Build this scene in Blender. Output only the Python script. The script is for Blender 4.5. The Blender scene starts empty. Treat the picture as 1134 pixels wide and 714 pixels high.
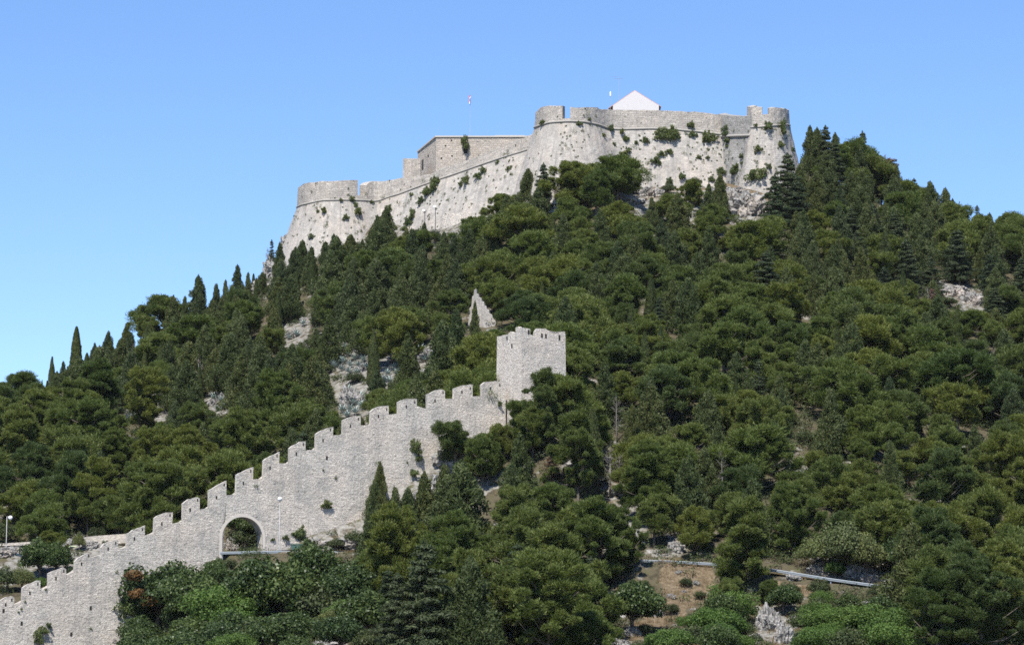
import bpy, bmesh, math, random
import numpy as np
from mathutils import Vector, Matrix, Quaternion

# ---------------------------------------------------------------- camera, sky, sun, exposure
SC = bpy.context.scene
COL = SC.collection
F, W, H = 3200.0, 1134.0, 714.0            # focal length in photo pixels, photo size
PITCH = math.radians(8.0)
CAMP = Vector((0, 0, 2.0))
cd = bpy.data.cameras.new('camera')
cd.sensor_width = 36.0
cd.lens = 36.0 * F / W
cd.clip_start = 1.0
cd.clip_end = 20000.0
cam = bpy.data.objects.new('camera', cd)
COL.objects.link(cam)
cam.location = CAMP
cam.rotation_euler = (math.radians(90) + PITCH, 0, 0)
SC.camera = cam

SUN_EL, SUN_AZ = math.radians(56), math.radians(197)     # azimuth clockwise from +Y
wd = bpy.data.worlds.new('World')
SC.world = wd
wd.use_nodes = True
nt = wd.node_tree
nt.nodes.clear()
sky = nt.nodes.new('ShaderNodeTexSky')
sky.sky_type = 'NISHITA'
sky.sun_disc = False
sky.sun_elevation = SUN_EL
sky.sun_rotation = SUN_AZ
sky.altitude = 1200
sky.air_density = 1.0
sky.dust_density = 0.0
sky.ozone_density = 3.5
hsv = nt.nodes.new('ShaderNodeHueSaturation')
hsv.inputs['Saturation'].default_value = 1.13
hsv.inputs['Hue'].default_value = 0.507
hsv.inputs['Value'].default_value = 1.04
bg = nt.nodes.new('ShaderNodeBackground')
bg.inputs['Strength'].default_value = 0.11
wo = nt.nodes.new('ShaderNodeOutputWorld')
nt.links.new(sky.outputs[0], hsv.inputs['Color'])
nt.links.new(hsv.outputs[0], bg.inputs[0])
nt.links.new(bg.outputs[0], wo.inputs[0])
ld = bpy.data.lights.new('sun', 'SUN')
ld.energy = 4.6
ld.angle = math.radians(0.5)
ld.color = (1.0, 0.955, 0.89)
sun = bpy.data.objects.new('sun', ld)
COL.objects.link(sun)
SUND = Vector((math.sin(SUN_AZ) * math.cos(SUN_EL), math.cos(SUN_AZ) * math.cos(SUN_EL), math.sin(SUN_EL)))
sun.location = SUND * 900 + Vector((0, 400, 0))
sun.rotation_euler = SUND.to_track_quat('Z', 'Y').to_euler()
SC.view_settings.view_transform = 'Standard'
SC.view_settings.look = 'None'
SC.view_settings.gamma = 1
SC.view_settings.exposure = 0.75
SC.cycles.max_bounces = 6
SC.cycles.diffuse_bounces = 3
SC.cycles.transmission_bounces = 4
SC.cycles.use_denoising = False
SC.cycles.filter_width = 1.6
SC.cycles.volume_bounces = 1

rng = np.random.default_rng(7)
random.seed(7)
CP, SP = math.cos(PITCH), math.sin(PITCH)


def ray(px, py):
    """Direction through photo pixel, scaled so that its Y is 1."""
    u, v = (px - W / 2) / F, (H / 2 - py) / F
    d = Vector((u, CP - v * SP, SP + v * CP))
    return d / d.y


def at(px, py, Y):
    return CAMP + ray(px, py) * Y


def pix(p):
    x, y, z = p[0] - CAMP.x, p[1] - CAMP.y, p[2] - CAMP.z
    d = y * CP + z * SP
    return W / 2 + F * x / d, H / 2 - F * (z * CP - y * SP) / d, d


# ---------------------------------------------------------------- object helpers
def tag(o, label=None, cat=None, group=None, kind=None):
    if label: o['label'] = label
    if cat: o['category'] = cat
    if group: o['group'] = group
    if kind or label: o['kind'] = kind or 'thing'
    return o


def empty(name, loc=(0, 0, 0), rz=0.0):
    o = bpy.data.objects.new(name, None)
    o.empty_display_size = 0.3
    o.location = loc
    o.rotation_euler = (0, 0, rz)
    COL.objects.link(o)
    return o


def link(name, me, parent=None, loc=None):
    o = bpy.data.objects.new(name, me)
    if parent is not None: o.parent = parent
    if loc is not None: o.location = loc
    COL.objects.link(o)
    return o


def bm_obj(name, bm, mat, parent=None, loc=None, smooth=False):
    bmesh.ops.recalc_face_normals(bm, faces=bm.faces)
    me = bpy.data.meshes.new(name)
    bm.to_mesh(me)
    bm.free()
    me.materials.append(mat)
    if smooth:
        me.polygons.foreach_set('use_smooth', [True] * len(me.polygons))
    return link(name, me, parent, loc)


def np_mesh(name, verts, quads, mat, smooth=False):
    verts = np.asarray(verts, dtype=np.float32).reshape(-1, 3)
    quads = np.asarray(quads, dtype=np.int32).reshape(-1, 4)
    me = bpy.data.meshes.new(name)
    me.vertices.add(len(verts))
    me.vertices.foreach_set('co', verts.ravel())
    me.loops.add(quads.size)
    me.loops.foreach_set('vertex_index', quads.ravel())
    me.polygons.add(len(quads))
    me.polygons.foreach_set('loop_start', np.arange(0, quads.size, 4, dtype=np.int32))
    me.polygons.foreach_set('loop_total', np.full(len(quads), 4, dtype=np.int32))
    me.update(calc_edges=True)
    me.validate()
    me.materials.append(mat)
    if smooth:
        me.polygons.foreach_set('use_smooth', [True] * len(me.polygons))
    return me


def add_box(bm, c, s, rz=0.0, rot=None):
    M = Matrix.Translation(c) @ (rot.to_4x4() if rot else Matrix.Rotation(rz, 4, 'Z')) @ Matrix.Diagonal((s[0], s[1], s[2], 1))
    return bmesh.ops.create_cube(bm, size=1.0, matrix=M)['verts']


def add_tube(bm, pts, radii, seg=8, cap=True):
    pts = [Vector(p) for p in pts]
    rings = []
    for i, p in enumerate(pts):
        t = (pts[min(i + 1, len(pts) - 1)] - pts[max(i - 1, 0)]).normalized()
        a = t.cross(Vector((0.31, 0.95, 0.1)))
        if a.length < 1e-3: a = t.cross(Vector((1, 0, 0)))
        a.normalize()
        b = t.cross(a)
        r = radii[i] if hasattr(radii, '__len__') else radii
        rings.append([bm.verts.new(p + (a * math.cos(2 * math.pi * k / seg) + b * math.sin(2 * math.pi * k / seg)) * r) for k in range(seg)])
    for q in range(len(rings) - 1):
        for k in range(seg):
            bm.faces.new((rings[q][k], rings[q][(k + 1) % seg], rings[q + 1][(k + 1) % seg], rings[q + 1][k]))
    if cap:
        bm.faces.new(rings[0][::-1])
        bm.faces.new(rings[-1])


# value noise (numpy, 3-D) for shaping meshes
_P = np.random.default_rng(3).random((64, 64, 64)).astype(np.float32)


def vnoise(x, y, z):
    x, y, z = np.broadcast_arrays(np.asarray(x, float), np.asarray(y, float), np.asarray(z, float))
    i, j, k = np.floor(x).astype(int), np.floor(y).astype(int), np.floor(z).astype(int)
    fx, fy, fz = x - i, y - j, z - k
    fx, fy, fz = fx * fx * (3 - 2 * fx), fy * fy * (3 - 2 * fy), fz * fz * (3 - 2 * fz)
    g = lambda a, b, c: _P[(i + a) & 63, (j + b) & 63, (k + c) & 63]
    l = lambda a, b, t: a + (b - a) * t
    return l(l(l(g(0, 0, 0), g(1, 0, 0), fx), l(g(0, 1, 0), g(1, 1, 0), fx), fy),
             l(l(g(0, 0, 1), g(1, 0, 1), fx), l(g(0, 1, 1), g(1, 1, 1), fx), fy), fz) * 2 - 1


def fbm(x, y, z, o=4):
    s, a = 0.0, 0.5
    x, y, z = np.asarray(x, float), np.asarray(y, float), np.asarray(z, float)
    for _ in range(o):
        s = s + a * vnoise(x, y, z)
        x, y, z, a = x * 2.03 + 7.1, y * 2.03 + 3.7, z * 2.03 + 1.3, a * 0.5
    return s


# ---------------------------------------------------------------- materials
class G:
    """Small node-graph writer."""
    def __init__(s, name):
        s.m = bpy.data.materials.new(name)
        s.m.use_nodes = True
        s.t = s.m.node_tree
        s.b = s.t.nodes['Principled BSDF']
        s.out = s.t.nodes['Material Output']

    def n(s, typ, **kw):
        nd = s.t.nodes.new(typ)
        for k, v in kw.items():
            if k.startswith('_'):
                setattr(nd, k[1:], v)
            else:
                s.put(nd.inputs[k.replace('__', ' ')], v)
        return nd

    def put(s, inp, v):
        if isinstance(v, bpy.types.NodeSocket): s.t.links.new(v, inp)
        elif isinstance(v, bpy.types.Node): s.t.links.new(v.outputs[0], inp)
        elif hasattr(v, '__len__') and len(v) == 3 and inp.type == 'RGBA': inp.default_value = (*v, 1)
        else: inp.default_value = v

    def noise(s, vec, scale, detail=4.0, rough=0.55, dist=0.0):
        return s.n('ShaderNodeTexNoise', Vector=vec, Scale=scale, Detail=detail, Roughness=rough, Distortion=dist).outputs['Fac']

    def ramp(s, fac, stops):
        r = s.t.nodes.new('ShaderNodeValToRGB')
        e = r.color_ramp.elements
        while len(e) > 1: e.remove(e[-1])
        for i, (p, c) in enumerate(stops):
            el = e[0] if i == 0 else e.new(p)
            el.position = p
            el.color = (c, c, c, 1) if not hasattr(c, '__len__') else (*c, 1)
        s.put(r.inputs[0], fac)
        return r.outputs[0]

    def mix(s, fac, a, b, mode='MIX'):
        x = s.t.nodes.new('ShaderNodeMix')
        x.data_type = 'RGBA'
        x.blend_type = mode
        x.clamp_factor = True
        s.put(x.inputs['Factor'], fac)
        s.put(x.inputs['A'], a) if False else None
        ia = [i for i in x.inputs if i.type == 'RGBA']
        s.put(ia[0], a)
        s.put(ia[1], b)
        return [o for o in x.outputs if o.type == 'RGBA'][0]

    def math(s, op, a, b=0.0):
        x = s.t.nodes.new('ShaderNodeMath')
        x.operation = op
        s.put(x.inputs[0], a)
        s.put(x.inputs[1], b)
        return x.outputs[0]

    def bump(s, height, strength=0.5, dist=0.1):
        return s.n('ShaderNodeBump', Strength=strength, Distance=dist, Height=height).outputs[0]

    def done(s, color, rough=0.85, normal=None, spec=0.25, metal=0.0):
        s.put(s.b.inputs['Base Color'], color)
        s.put(s.b.inputs['Roughness'], rough)
        s.b.inputs['Specular IOR Level'].default_value = spec
        s.b.inputs['Metallic'].default_value = metal
        if normal is not None: s.put(s.b.inputs['Normal'], normal)
        return s.m


def plain(name, col, rough=0.6, metal=0.0, spec=0.4, var=0.12):
    g = G(name)
    co = g.n('ShaderNodeTexCoord').outputs['Object']
    f = g.noise(co, 3.0, 5)
    c = g.mix(f, tuple(x * (1 - var) for x in col), tuple(min(1, x * (1 + var)) for x in col))
    return g.done(c, rough, None, spec, metal)


def masonry(name, base, bw, bh, mortar_dark=0.6, stain=0.5, pink=0.25, warp=0.06, contrast=0.3, rubble=0.0, streak=0.0, pit=0.55, rough=0.75):
    g = G(name)
    uv = g.n('ShaderNodeUVMap').outputs[0]
    geo = g.n('ShaderNodeTexCoord').outputs['Object']
    wn = g.n('ShaderNodeTexNoise', Vector=uv, Scale=1.3, Detail=3.0).outputs['Color']
    wv = g.n('ShaderNodeVectorMath', _operation='SCALE')
    sub = g.n('ShaderNodeVectorMath', _operation='SUBTRACT')
    g.put(sub.inputs[0], wn); sub.inputs[1].default_value = (.5, .5, .5)
    g.put(wv.inputs[0], sub); wv.inputs['Scale'].default_value = warp * 4
    add = g.n('ShaderNodeVectorMath', _operation='ADD')
    g.put(add.inputs[0], uv); g.put(add.inputs[1], wv)
    vec = add.outputs[0]
    br = g.n('ShaderNodeTexBrick', Vector=vec, Scale=1.0)
    br.offset = 0.5; br.squash = 0.8; br.squash_frequency = 3
    br.inputs['Mortar Size'].default_value = 0.022
    br.inputs['Mortar Smooth'].default_value = 0.5
    br.inputs['Bias'].default_value = 0.0
    br.inputs['Brick Width'].default_value = bw
    br.inputs['Row Height'].default_value = bh
    lo = tuple(x * (1 - contrast) for x in base)
    hi = tuple(min(1, x * (1 + contrast)) for x in base)
    br.inputs['Color1'].default_value = (*lo, 1)
    br.inputs['Color2'].default_value = (*hi, 1)
    br.inputs['Mortar'].default_value = (*(x * mortar_dark for x in base), 1)
    col = br.outputs['Color']
    # rubble cells
    mp = g.n('ShaderNodeMapping', Vector=vec); mp.inputs['Scale'].default_value = (1.0 / bw, 1.0 / bh, 1)
    vo = g.n('ShaderNodeTexVoronoi', Vector=mp.outputs[0], Scale=0.95)
    cell = g.ramp(g.n('ShaderNodeSeparateColor', Color=vo.outputs['Color']).outputs[0], [(0, lo), (0.5, base), (1, hi)])
    edge = g.ramp(vo.outputs['Distance'], [(0.35, 1.0), (0.85, mortar_dark)])
    cellc = g.mix(1.0, cell, edge, 'MULTIPLY')
    if rubble > 0: col = g.mix(rubble, col, cellc)
    # pink-beige patches, grey weathering, streaks
    n1 = g.ramp(g.noise(uv, 0.16, 5, 0.6), [(0.42, 0.0), (0.62, 1.0)])
    col = g.mix(g.math('MULTIPLY', n1, pink), col, (base[0] * 1.16, base[1] * 1.03, base[2] * 0.93))
    n2 = g.ramp(g.noise(uv, 0.33, 8, 0.68, 0.6), [(0.45, 0.0), (0.66, 1.0)])
    col = g.mix(g.math('MULTIPLY', n2, stain), col, (base[0] * 0.48, base[1] * 0.5, base[2] * 0.52))
    if streak > 0:
        ms = g.n('ShaderNodeMapping', Vector=uv); ms.inputs['Scale'].default_value = (1.1, 0.07, 1)
        n3 = g.ramp(g.noise(ms.outputs[0], 1.0, 6, 0.6), [(0.5, 0.0), (0.7, 1.0)])
        col = g.mix(g.math('MULTIPLY', n3, streak), col, (base[0] * 0.5, base[1] * 0.52, base[2] * 0.54))
    n4 = g.noise(uv, 4.0, 6, 0.75)
    col = g.mix(0.75, col, g.ramp(n4, [(0.25, 0.42), (0.48, 1.0), (0.78, 1.45)]), 'MULTIPLY')
    # dark pits
    n5 = g.ramp(g.noise(uv, 1.5, 3, 0.55), [(0.645, 0.0), (0.69, 1.0)])
    col = g.mix(g.math('MULTIPLY', n5, pit), col, (0.08, 0.075, 0.06))
    h = g.math('ADD', g.math('MULTIPLY', g.n('ShaderNodeSeparateColor', Color=col).outputs[0], 1.2), g.math('MULTIPLY', g.noise(uv, 1.1, 6, 0.7), 0.8))
    return g.done(col, 0.92, g.bump(h, rough, 0.3), 0.15)


M = {}
M['wall'] = masonry('wall_stone', (0.57, 0.525, 0.46), 0.5, 0.23, 0.74, 0.7, 0.3, 0.07, 0.2, rubble=0.4, streak=0.6, pit=.4)
M['tower'] = masonry('tower_stone', (0.6, 0.55, 0.485), 0.5, 0.25, 0.68, 0.5, 0.25, 0.05, 0.22, rubble=0.25, streak=0.35, pit=.4)
M['rampart'] = masonry('rampart_stone', (0.40, 0.372, 0.333), 0.75, 0.36, 0.62, 0.5, 0.35, 0.05, 0.18, rubble=0.25, streak=0.85, pit=.35, rough=.5)
M['parapet'] = masonry('parapet_stone', (0.45, 0.41, 0.36), 0.8, 0.38, 0.66, 0.55, 0.25, 0.03, 0.18, rubble=0.12, streak=0.6)
M['block'] = masonry('blockhouse_stone', (0.47, 0.42, 0.36), 0.75, 0.36, 0.66, 0.3, 0.3, 0.03, 0.18, rubble=0.1, streak=0.25)
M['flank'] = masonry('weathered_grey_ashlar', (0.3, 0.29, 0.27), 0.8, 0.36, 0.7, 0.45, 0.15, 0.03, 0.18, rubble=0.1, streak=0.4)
M['cordon'] = plain('cordon_stone', (0.3, 0.28, 0.25), 0.9)
M['ring'] = plain('arch_dressed_stone', (0.54, 0.49, 0.425), 0.85)
M['cap'] = plain('coping_stone', (0.46, 0.42, 0.37), 0.9)
M['plaster'] = plain('white_plaster', (0.56, 0.535, 0.525), 0.8, var=0.07)
M['tile'] = plain('terracotta', (0.5, 0.27, 0.2), 0.8, var=0.3)
M['dark'] = plain('dark_opening', (0.02, 0.019, 0.017), 0.9)
M['steel'] = plain('galvanised_steel', (0.27, 0.3, 0.32), 0.5, 0.4)
M['pole'] = plain('painted_pole', (0.36, 0.36, 0.36), 0.5)
M['globe'] = plain('white_globe', (0.85, 0.85, 0.83), 0.3, var=0.02)
M['darkpole'] = plain('dark_pole', (0.09, 0.09, 0.09), 0.5)
M['asphalt'] = plain('asphalt', (0.06, 0.06, 0.06), 0.9)
M['binpaint'] = plain('green_bin_paint', (0.06, 0.11, 0.09), 0.5)
M['rubber'] = plain('rubber', (0.02, 0.02, 0.02), 0.8)
M['glass'] = plain('dark_glass', (0.03, 0.035, 0.04), 0.1, spec=0.6)
M['carpale'] = plain('pale_green_paint', (0.4, 0.46, 0.3), 0.3, spec=0.5)
M['carblue'] = plain('dark_blue_paint', (0.03, 0.06, 0.09), 0.3, spec=0.5)
M['redlamp'] = plain('red_lens', (0.5, 0.06, 0.03), 0.3)
M['red'] = plain('flag_red', (0.6, 0.04, 0.04), 0.8)
M['white'] = plain('flag_white', (0.8, 0.8, 0.8), 0.8)
M['blue'] = plain('flag_blue', (0.04, 0.07, 0.3), 0.8)


def mat_rock():
    g = G('limestone')
    co = g.n('ShaderNodeTexCoord').outputs['Object']
    n = g.noise(co, 0.9, 8, 0.65, 0.4)
    c = g.ramp(n, [(0.3, (0.1, 0.095, 0.085)), (0.45, (0.27, 0.26, 0.24)), (0.7, (0.43, 0.41, 0.385))])
    p = g.ramp(g.noise(co, 0.35, 3), [(0.5, 0.0), (0.7, 1.0)])
    c = g.mix(g.math('MULTIPLY', p, 0.35), c, (0.42, 0.3, 0.2))
    mp = g.n('ShaderNodeMapping', Vector=co); mp.inputs['Scale'].default_value = (1, 1, 0.45)
    vo = g.n('ShaderNodeTexVoronoi', Vector=mp.outputs[0], Scale=2.6, _feature='DISTANCE_TO_EDGE')
    cr = g.ramp(vo.outputs[0], [(0.0, 0.15), (0.12, 1.0)])
    c = g.mix(0.7, c, cr, 'MULTIPLY')
    h = g.math('ADD', g.math('MULTIPLY', n, 1.2), vo.outputs[0])
    return g.done(c, 0.95, g.bump(h, 0.8, 0.35), 0.1)


def mat_ground():
    g = G('hillside_soil')
    co = g.n('ShaderNodeTexCoord').outputs['Object']
    n = g.noise(co, 0.3, 8, 0.72)
    soil = g.ramp(g.noise(co, 0.8, 6), [(0.3, (0.05, 0.045, 0.03)), (0.5, (0.095, 0.08, 0.052)), (0.7, (0.075, 0.08, 0.038))])
    stone = g.ramp(g.noise(co, 1.6, 6, 0.7), [(0.35, (0.1, 0.095, 0.085)), (0.6, (0.34, 0.325, 0.3))])
    dry = g.ramp(g.noise(co, 2.2, 6, 0.7), [(0.3, (0.075, 0.06, 0.036)), (0.5, (0.14, 0.105, 0.066)), (0.72, (0.24, 0.195, 0.135))])
    c = g.mix(g.ramp(n, [(0.56, 0.0), (0.64, 1.0)]), soil, stone)
    at_ = g.n('ShaderNodeAttribute', _attribute_name='dry').outputs['Fac']
    m = g.ramp(g.math('ADD', at_, g.math('MULTIPLY', g.math('SUBTRACT', g.noise(co, 0.7, 5, 0.7), 0.5), 1.2)), [(0.4, 0.0), (0.55, 1.0)])
    c = g.mix(m, c, dry)
    rk = g.n('ShaderNodeAttribute', _attribute_name='rocky').outputs['Fac']
    m2 = g.ramp(g.math('ADD', rk, g.math('MULTIPLY', g.math('SUBTRACT', g.noise(co, 0.9, 6, .7), 0.5), 1.1)), [(0.42, 0.0), (0.55, 1.0)])
    bare_ = g.ramp(g.noise(co, 1.1, 8, 0.72), [(0.3, (0.11, 0.105, 0.09)), (0.48, (0.22, 0.21, 0.185)), (0.7, (0.33, 0.315, 0.29))])
    c = g.mix(m2, c, bare_)
    return g.done(c, 0.97, g.bump(g.noise(co, 1.3, 8, 0.7), 0.8, 0.4), 0.05)


def mat_leaf(name, lo, mid, hi, trans=0.22, objvar=0.25, rough=0.55, flick=None, clump=1.1):
    g = G(name)
    co = g.n('ShaderNodeTexCoord').outputs['Object']
    isl = g.n('ShaderNodeNewGeometry').outputs['Random Per Island']
    oi = g.n('ShaderNodeObjectInfo').outputs['Random']
    f = g.math('ADD', g.math('MULTIPLY', g.noise(co, clump, 2), 0.9), g.math('MULTIPLY', g.math('SUBTRACT', isl, 0.5), 0.5))
    c = g.ramp(f, [(0.15, lo), (0.45, mid), (0.75, hi)])
    if flick:
        c = g.mix(g.ramp(isl, [(flick[0], 0.0), (flick[0] + .005, 1.0)]), c, flick[1])
    v = g.ramp(oi, [(0.0, (1 - objvar, 1 - objvar * .75, 1 - objvar * .3)), (0.2, (1, 1, 1)), (0.4, (1 + objvar * .6, 1 + objvar * .3, 1 - objvar * .2)), (0.55, (1 - objvar * .5, 1 - objvar * .3, 1 - objvar * .4)), (0.72, (1, 1.03, 1)), (0.87, (1 + objvar * .6, 1 + objvar * .45, 1 + objvar * .5)), (1.0, (1 - objvar * 1.1, 1 - objvar * .8, 1 - objvar * .8))])
    c = g.mix(1.0, c, v, 'MULTIPLY')
    g.done(c, rough, None, 0.2)
    tr = g.n('ShaderNodeBsdfTranslucent', Color=g.mix(1.0, c, (1.35, 1.45, 0.8), 'MULTIPLY'))
    mx = g.n('ShaderNodeMixShader', Fac=trans)
    g.put(mx.inputs[1], g.b.outputs[0]); g.put(mx.inputs[2], tr.outputs[0])
    g.t.links.new(mx.outputs[0], g.out.inputs[0])
    return g.m


M['rock'] = mat_rock()
M['ground'] = mat_ground()
M['pine'] = mat_leaf('pine_needles', (0.058, 0.079, 0.022), (0.104, 0.132, 0.034), (0.165, 0.19, 0.056), 0.34, objvar=0.38, clump=.8)
M['cypress'] = mat_leaf('cypress_scales', (0.036, 0.05, 0.018), (0.064, 0.083, 0.028), (0.108, 0.124, 0.046), 0.24, objvar=.35)
M['cedar'] = mat_leaf('dark_conifer_needles', (0.028, 0.042, 0.02), (0.05, 0.068, 0.032), (0.08, 0.098, 0.046), 0.18)
M['fig'] = mat_leaf('broad_dark_leaves', (0.026, 0.045, 0.014), (0.05, 0.076, 0.022), (0.105, 0.14, 0.048), 0.25, 0.25, 0.4)
M['bright'] = mat_leaf('bright_green_leaves', (0.045, 0.085, 0.018), (0.08, 0.135, 0.028), (0.12, 0.18, 0.045), 0.3, 0.15)
M['light'] = mat_leaf('light_olive_leaves', (0.07, 0.085, 0.03), (0.115, 0.135, 0.05), (0.17, 0.19, 0.075), 0.3, 0.2)
M['scrub'] = mat_leaf('maquis_leaves', (0.032, 0.045, 0.018), (0.055, 0.072, 0.026), (0.09, 0.105, 0.042), 0.2, 0.1, clump=0.35)
M['wallbush'] = mat_leaf('wall_shrub_leaves', (0.06, 0.085, 0.026), (0.095, 0.122, 0.042), (0.14, 0.16, 0.065), 0.3, 0.3)
M['rust'] = mat_leaf('rusty_leaves', (0.08, 0.045, 0.016), (0.15, 0.08, 0.028), (0.21, 0.115, 0.042), 0.3, 0.1)
M['brown'] = mat_leaf('dead_needles', (0.09, 0.055, 0.04), (0.15, 0.095, 0.065), (0.2, 0.13, 0.09), 0.15, 0.1)
M['dryleaf'] = mat_leaf('dry_grass_blades', (0.12, 0.088, 0.048), (0.19, 0.14, 0.078), (0.25, 0.195, 0.115), 0.2, 0.1)
M['agave'] = plain('agave_blade', (0.27, 0.33, 0.3), 0.5, var=0.25)
M['bark'] = plain('pine_bark', (0.13, 0.105, 0.085), 0.95, var=0.4)
M['greybark'] = plain('grey_bark', (0.2, 0.18, 0.16), 0.95, var=0.3)
HAZE = 0.000016
# ---------------------------------------------------------------- terrain: profiles of the slope, read along sight lines
PROF = {
    -260: [(300, 765), (330, 748), (350, 700), (366, 650), (400, 590), (450, 530), (480, 515)],
    0: [(300, 775), (328, 762), (340.4, 752), (342, 674), (352, 645), (364, 609), (374, 606), (380, 590), (400, 548), (425, 505), (450, 474), (470, 454)],
    50: [(300, 772), (328, 758), (343, 747), (344.6, 668), (354, 635), (364, 608), (374, 604), (380, 586), (405, 530), (432, 490), (460, 450), (477, 440)],
    150: [(300, 760), (330, 745), (348, 722), (349.7, 645), (356, 622), (362, 606), (372, 602), (380, 578), (410, 516), (440, 466), (470, 422), (490, 400)],
    100: [(300, 768), (328, 755), (345.5, 740), (347, 660), (356, 625), (364, 606), (374, 602), (380, 582), (410, 520), (440, 472), (470, 428), (485, 418)],
    200: [(300, 755), (328, 735), (345, 690), (350.4, 672), (352, 635), (355, 621), (360, 606), (371, 602), (380, 575), (410, 512), (440, 460), (470, 410), (495, 369)],
    265: [(300, 740), (325, 720), (338, 655), (345, 620), (349, 616), (363, 613), (368, 590), (373, 568), (385, 545), (410, 495), (440, 440), (470, 395), (500, 350), (515, 338)],
    330: [(300, 737), (325, 712), (338, 660), (345, 614), (348, 611), (355, 607), (362, 572), (385, 530), (410, 482), (440, 430), (470, 378), (500, 328), (515, 300), (522, 290), (533, 245), (545, 236)],
    400: [(300, 733), (325, 700), (337, 655), (344, 614), (351, 607), (357, 590), (360, 572), (364, 545), (385, 500), (410, 457), (440, 408), (470, 355), (500, 300), (512, 275), (518, 265), (529, 228), (560, 224)],
    480: [(300, 732), (325, 695), (337, 650), (343, 616), (350, 605), (356, 568), (362, 527), (366, 505), (385, 472), (410, 432), (440, 382), (470, 328), (495, 284), (506, 266), (514, 250), (523, 210), (528, 202), (560, 198)],
    560: [(300, 730), (325, 692), (336, 648), (342, 618), (348, 607), (356, 560), (363, 510), (369, 482), (385, 462), (410, 422), (440, 372), (470, 314), (488, 270), (497, 246), (504, 222), (514, 168), (560, 162)],
    640: [(300, 730), (322, 692), (333, 652), (337, 621), (343, 612), (354, 562), (361, 492), (368, 466), (385, 448), (410, 410), (440, 347), (470, 278), (482, 240), (489, 222), (494.5, 205), (501, 150), (560, 142)],
    662: [(300, 730), (321, 692), (332, 653), (336, 623), (342, 614), (355, 569), (375, 506), (410, 413), (440, 347), (470, 278), (483, 240), (490, 221), (497, 207), (504, 150), (560, 143)],
    680: [(300, 730), (321, 692), (331, 654), (335, 624), (341, 615), (355, 569), (375, 506), (410, 413), (440, 347), (470, 278), (484, 240), (491, 218), (501.5, 205), (508, 150), (560, 144)],
    740: [(300, 730), (320, 692), (329, 655), (334, 626), (340, 618), (355, 568), (375, 508), (410, 414), (440, 347), (470, 278), (485, 238), (493, 213), (502, 204), (508, 150), (560, 146)],
    795: [(300, 729), (319, 692), (328, 656), (332, 631), (339, 622), (355, 568), (375, 508), (410, 414), (440, 350), (465, 291), (480, 251), (488, 226), (493, 212), (502.5, 206), (509, 152), (560, 144)],
    830: [(300, 728), (318, 692), (327, 657), (331, 635), (338, 626), (355, 568), (375, 508), (410, 414), (440, 352), (465, 292), (480, 252), (487, 227), (491, 214), (497, 206), (505, 152), (560, 142)],
    900: [(300, 726), (318, 692), (324, 664), (328, 645), (335, 635), (355, 574), (375, 512), (410, 418), (440, 354), (470, 290), (490, 240), (503, 212), (515, 198), (560, 194)],
    960: [(300, 725), (316, 692), (322, 668), (326, 652), (333, 643), (355, 582), (375, 518), (410, 423), (440, 364), (470, 306), (495, 256), (508, 232), (520, 212)],
    1010: [(300, 724), (314, 695), (320, 674), (324, 660), (331, 650), (355, 588), (375, 527), (410, 432), (440, 374), (470, 318), (500, 268), (515, 246)],
    1134: [(300, 724), (318, 695), (330, 665), (355, 598), (375, 543), (410, 448), (440, 393), (470, 338), (500, 290), (515, 276)],
    1400: [(300, 735), (330, 692), (355, 625), (410, 505), (440, 445), (470, 405), (500, 375)],
}
YG = np.concatenate([np.arange(-500, 280, 20.0), np.arange(280, 620, 0.5), np.arange(620, 3600, 40.0)])
PXG = np.array(sorted(PROF), float)
TAB = []
for px in sorted(PROF):
    ys, zs = [-500, 0, 150, 240], [-1, -0.5, 0.0, 2.5]
    for Y, py in PROF[px]:
        ys.append(Y); zs.append(at(px, py, Y).z)
    yl, zl = ys[-1], zs[-1]
    ys += [yl + 15, yl + 60, yl + 160, 1100, 3600]
    zs += [zl - 1.5, zl - 18, max(zl - 60, 2), 0, 0]
    TAB.append(np.interp(YG, ys, zs))
TAB = np.array(TAB)


def ground0(X, Y):
    X, Y = np.asarray(X, float), np.asarray(Y, float)
    px = np.clip(W / 2 + F * X / (np.maximum(Y, 60) * 1.007), -260, 1400)
    ci = np.clip(np.searchsorted(PXG, px) - 1, 0, len(PXG) - 2)
    t = np.clip((px - PXG[ci]) / (PXG[ci + 1] - PXG[ci]), 0, 1)
    yi = np.clip(np.searchsorted(YG, Y) - 1, 0, len(YG) - 2)
    s = np.clip((Y - YG[yi]) / (YG[yi + 1] - YG[yi]), 0, 1)
    a = TAB[ci, yi] * (1 - s) + TAB[ci, yi + 1] * s
    b = TAB[ci + 1, yi] * (1 - s) + TAB[ci + 1, yi + 1] * s
    z = a * (1 - t) + b * t
    w = np.clip((np.abs(X) - 260) / 400, 0, 1)
    return z * (1 - w)


# road centre line (photo x, photo y, Y)
ROAD = [at(px, py, Y) for px, py, Y in ((-120, 612, 371), (0, 606, 369.5), (100, 603, 367.5), (170, 604, 364.5), (225, 609, 361), (268, 614, 356),
                                       (330, 610, 350.5), (400, 611, 347.5), (480, 612, 346.5), (560, 613, 345), (640, 618, 340.5), (740, 624, 337), (830, 632, 334), (900, 641, 331.5),
                                       (960, 649, 329), (1010, 656, 327), (1134, 678, 323), (1300, 705, 318))]


def polyline(pts, step):
    out = []
    for a, b in zip(pts, pts[1:]):
        n = max(1, int((b - a).length / step))
        out += [a.lerp(b, i / n) for i in range(n)]
    return out + [pts[-1]]


ROADP = polyline(ROAD, 1.0)
RA = np.array([tuple(p) for p in ROADP])


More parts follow.
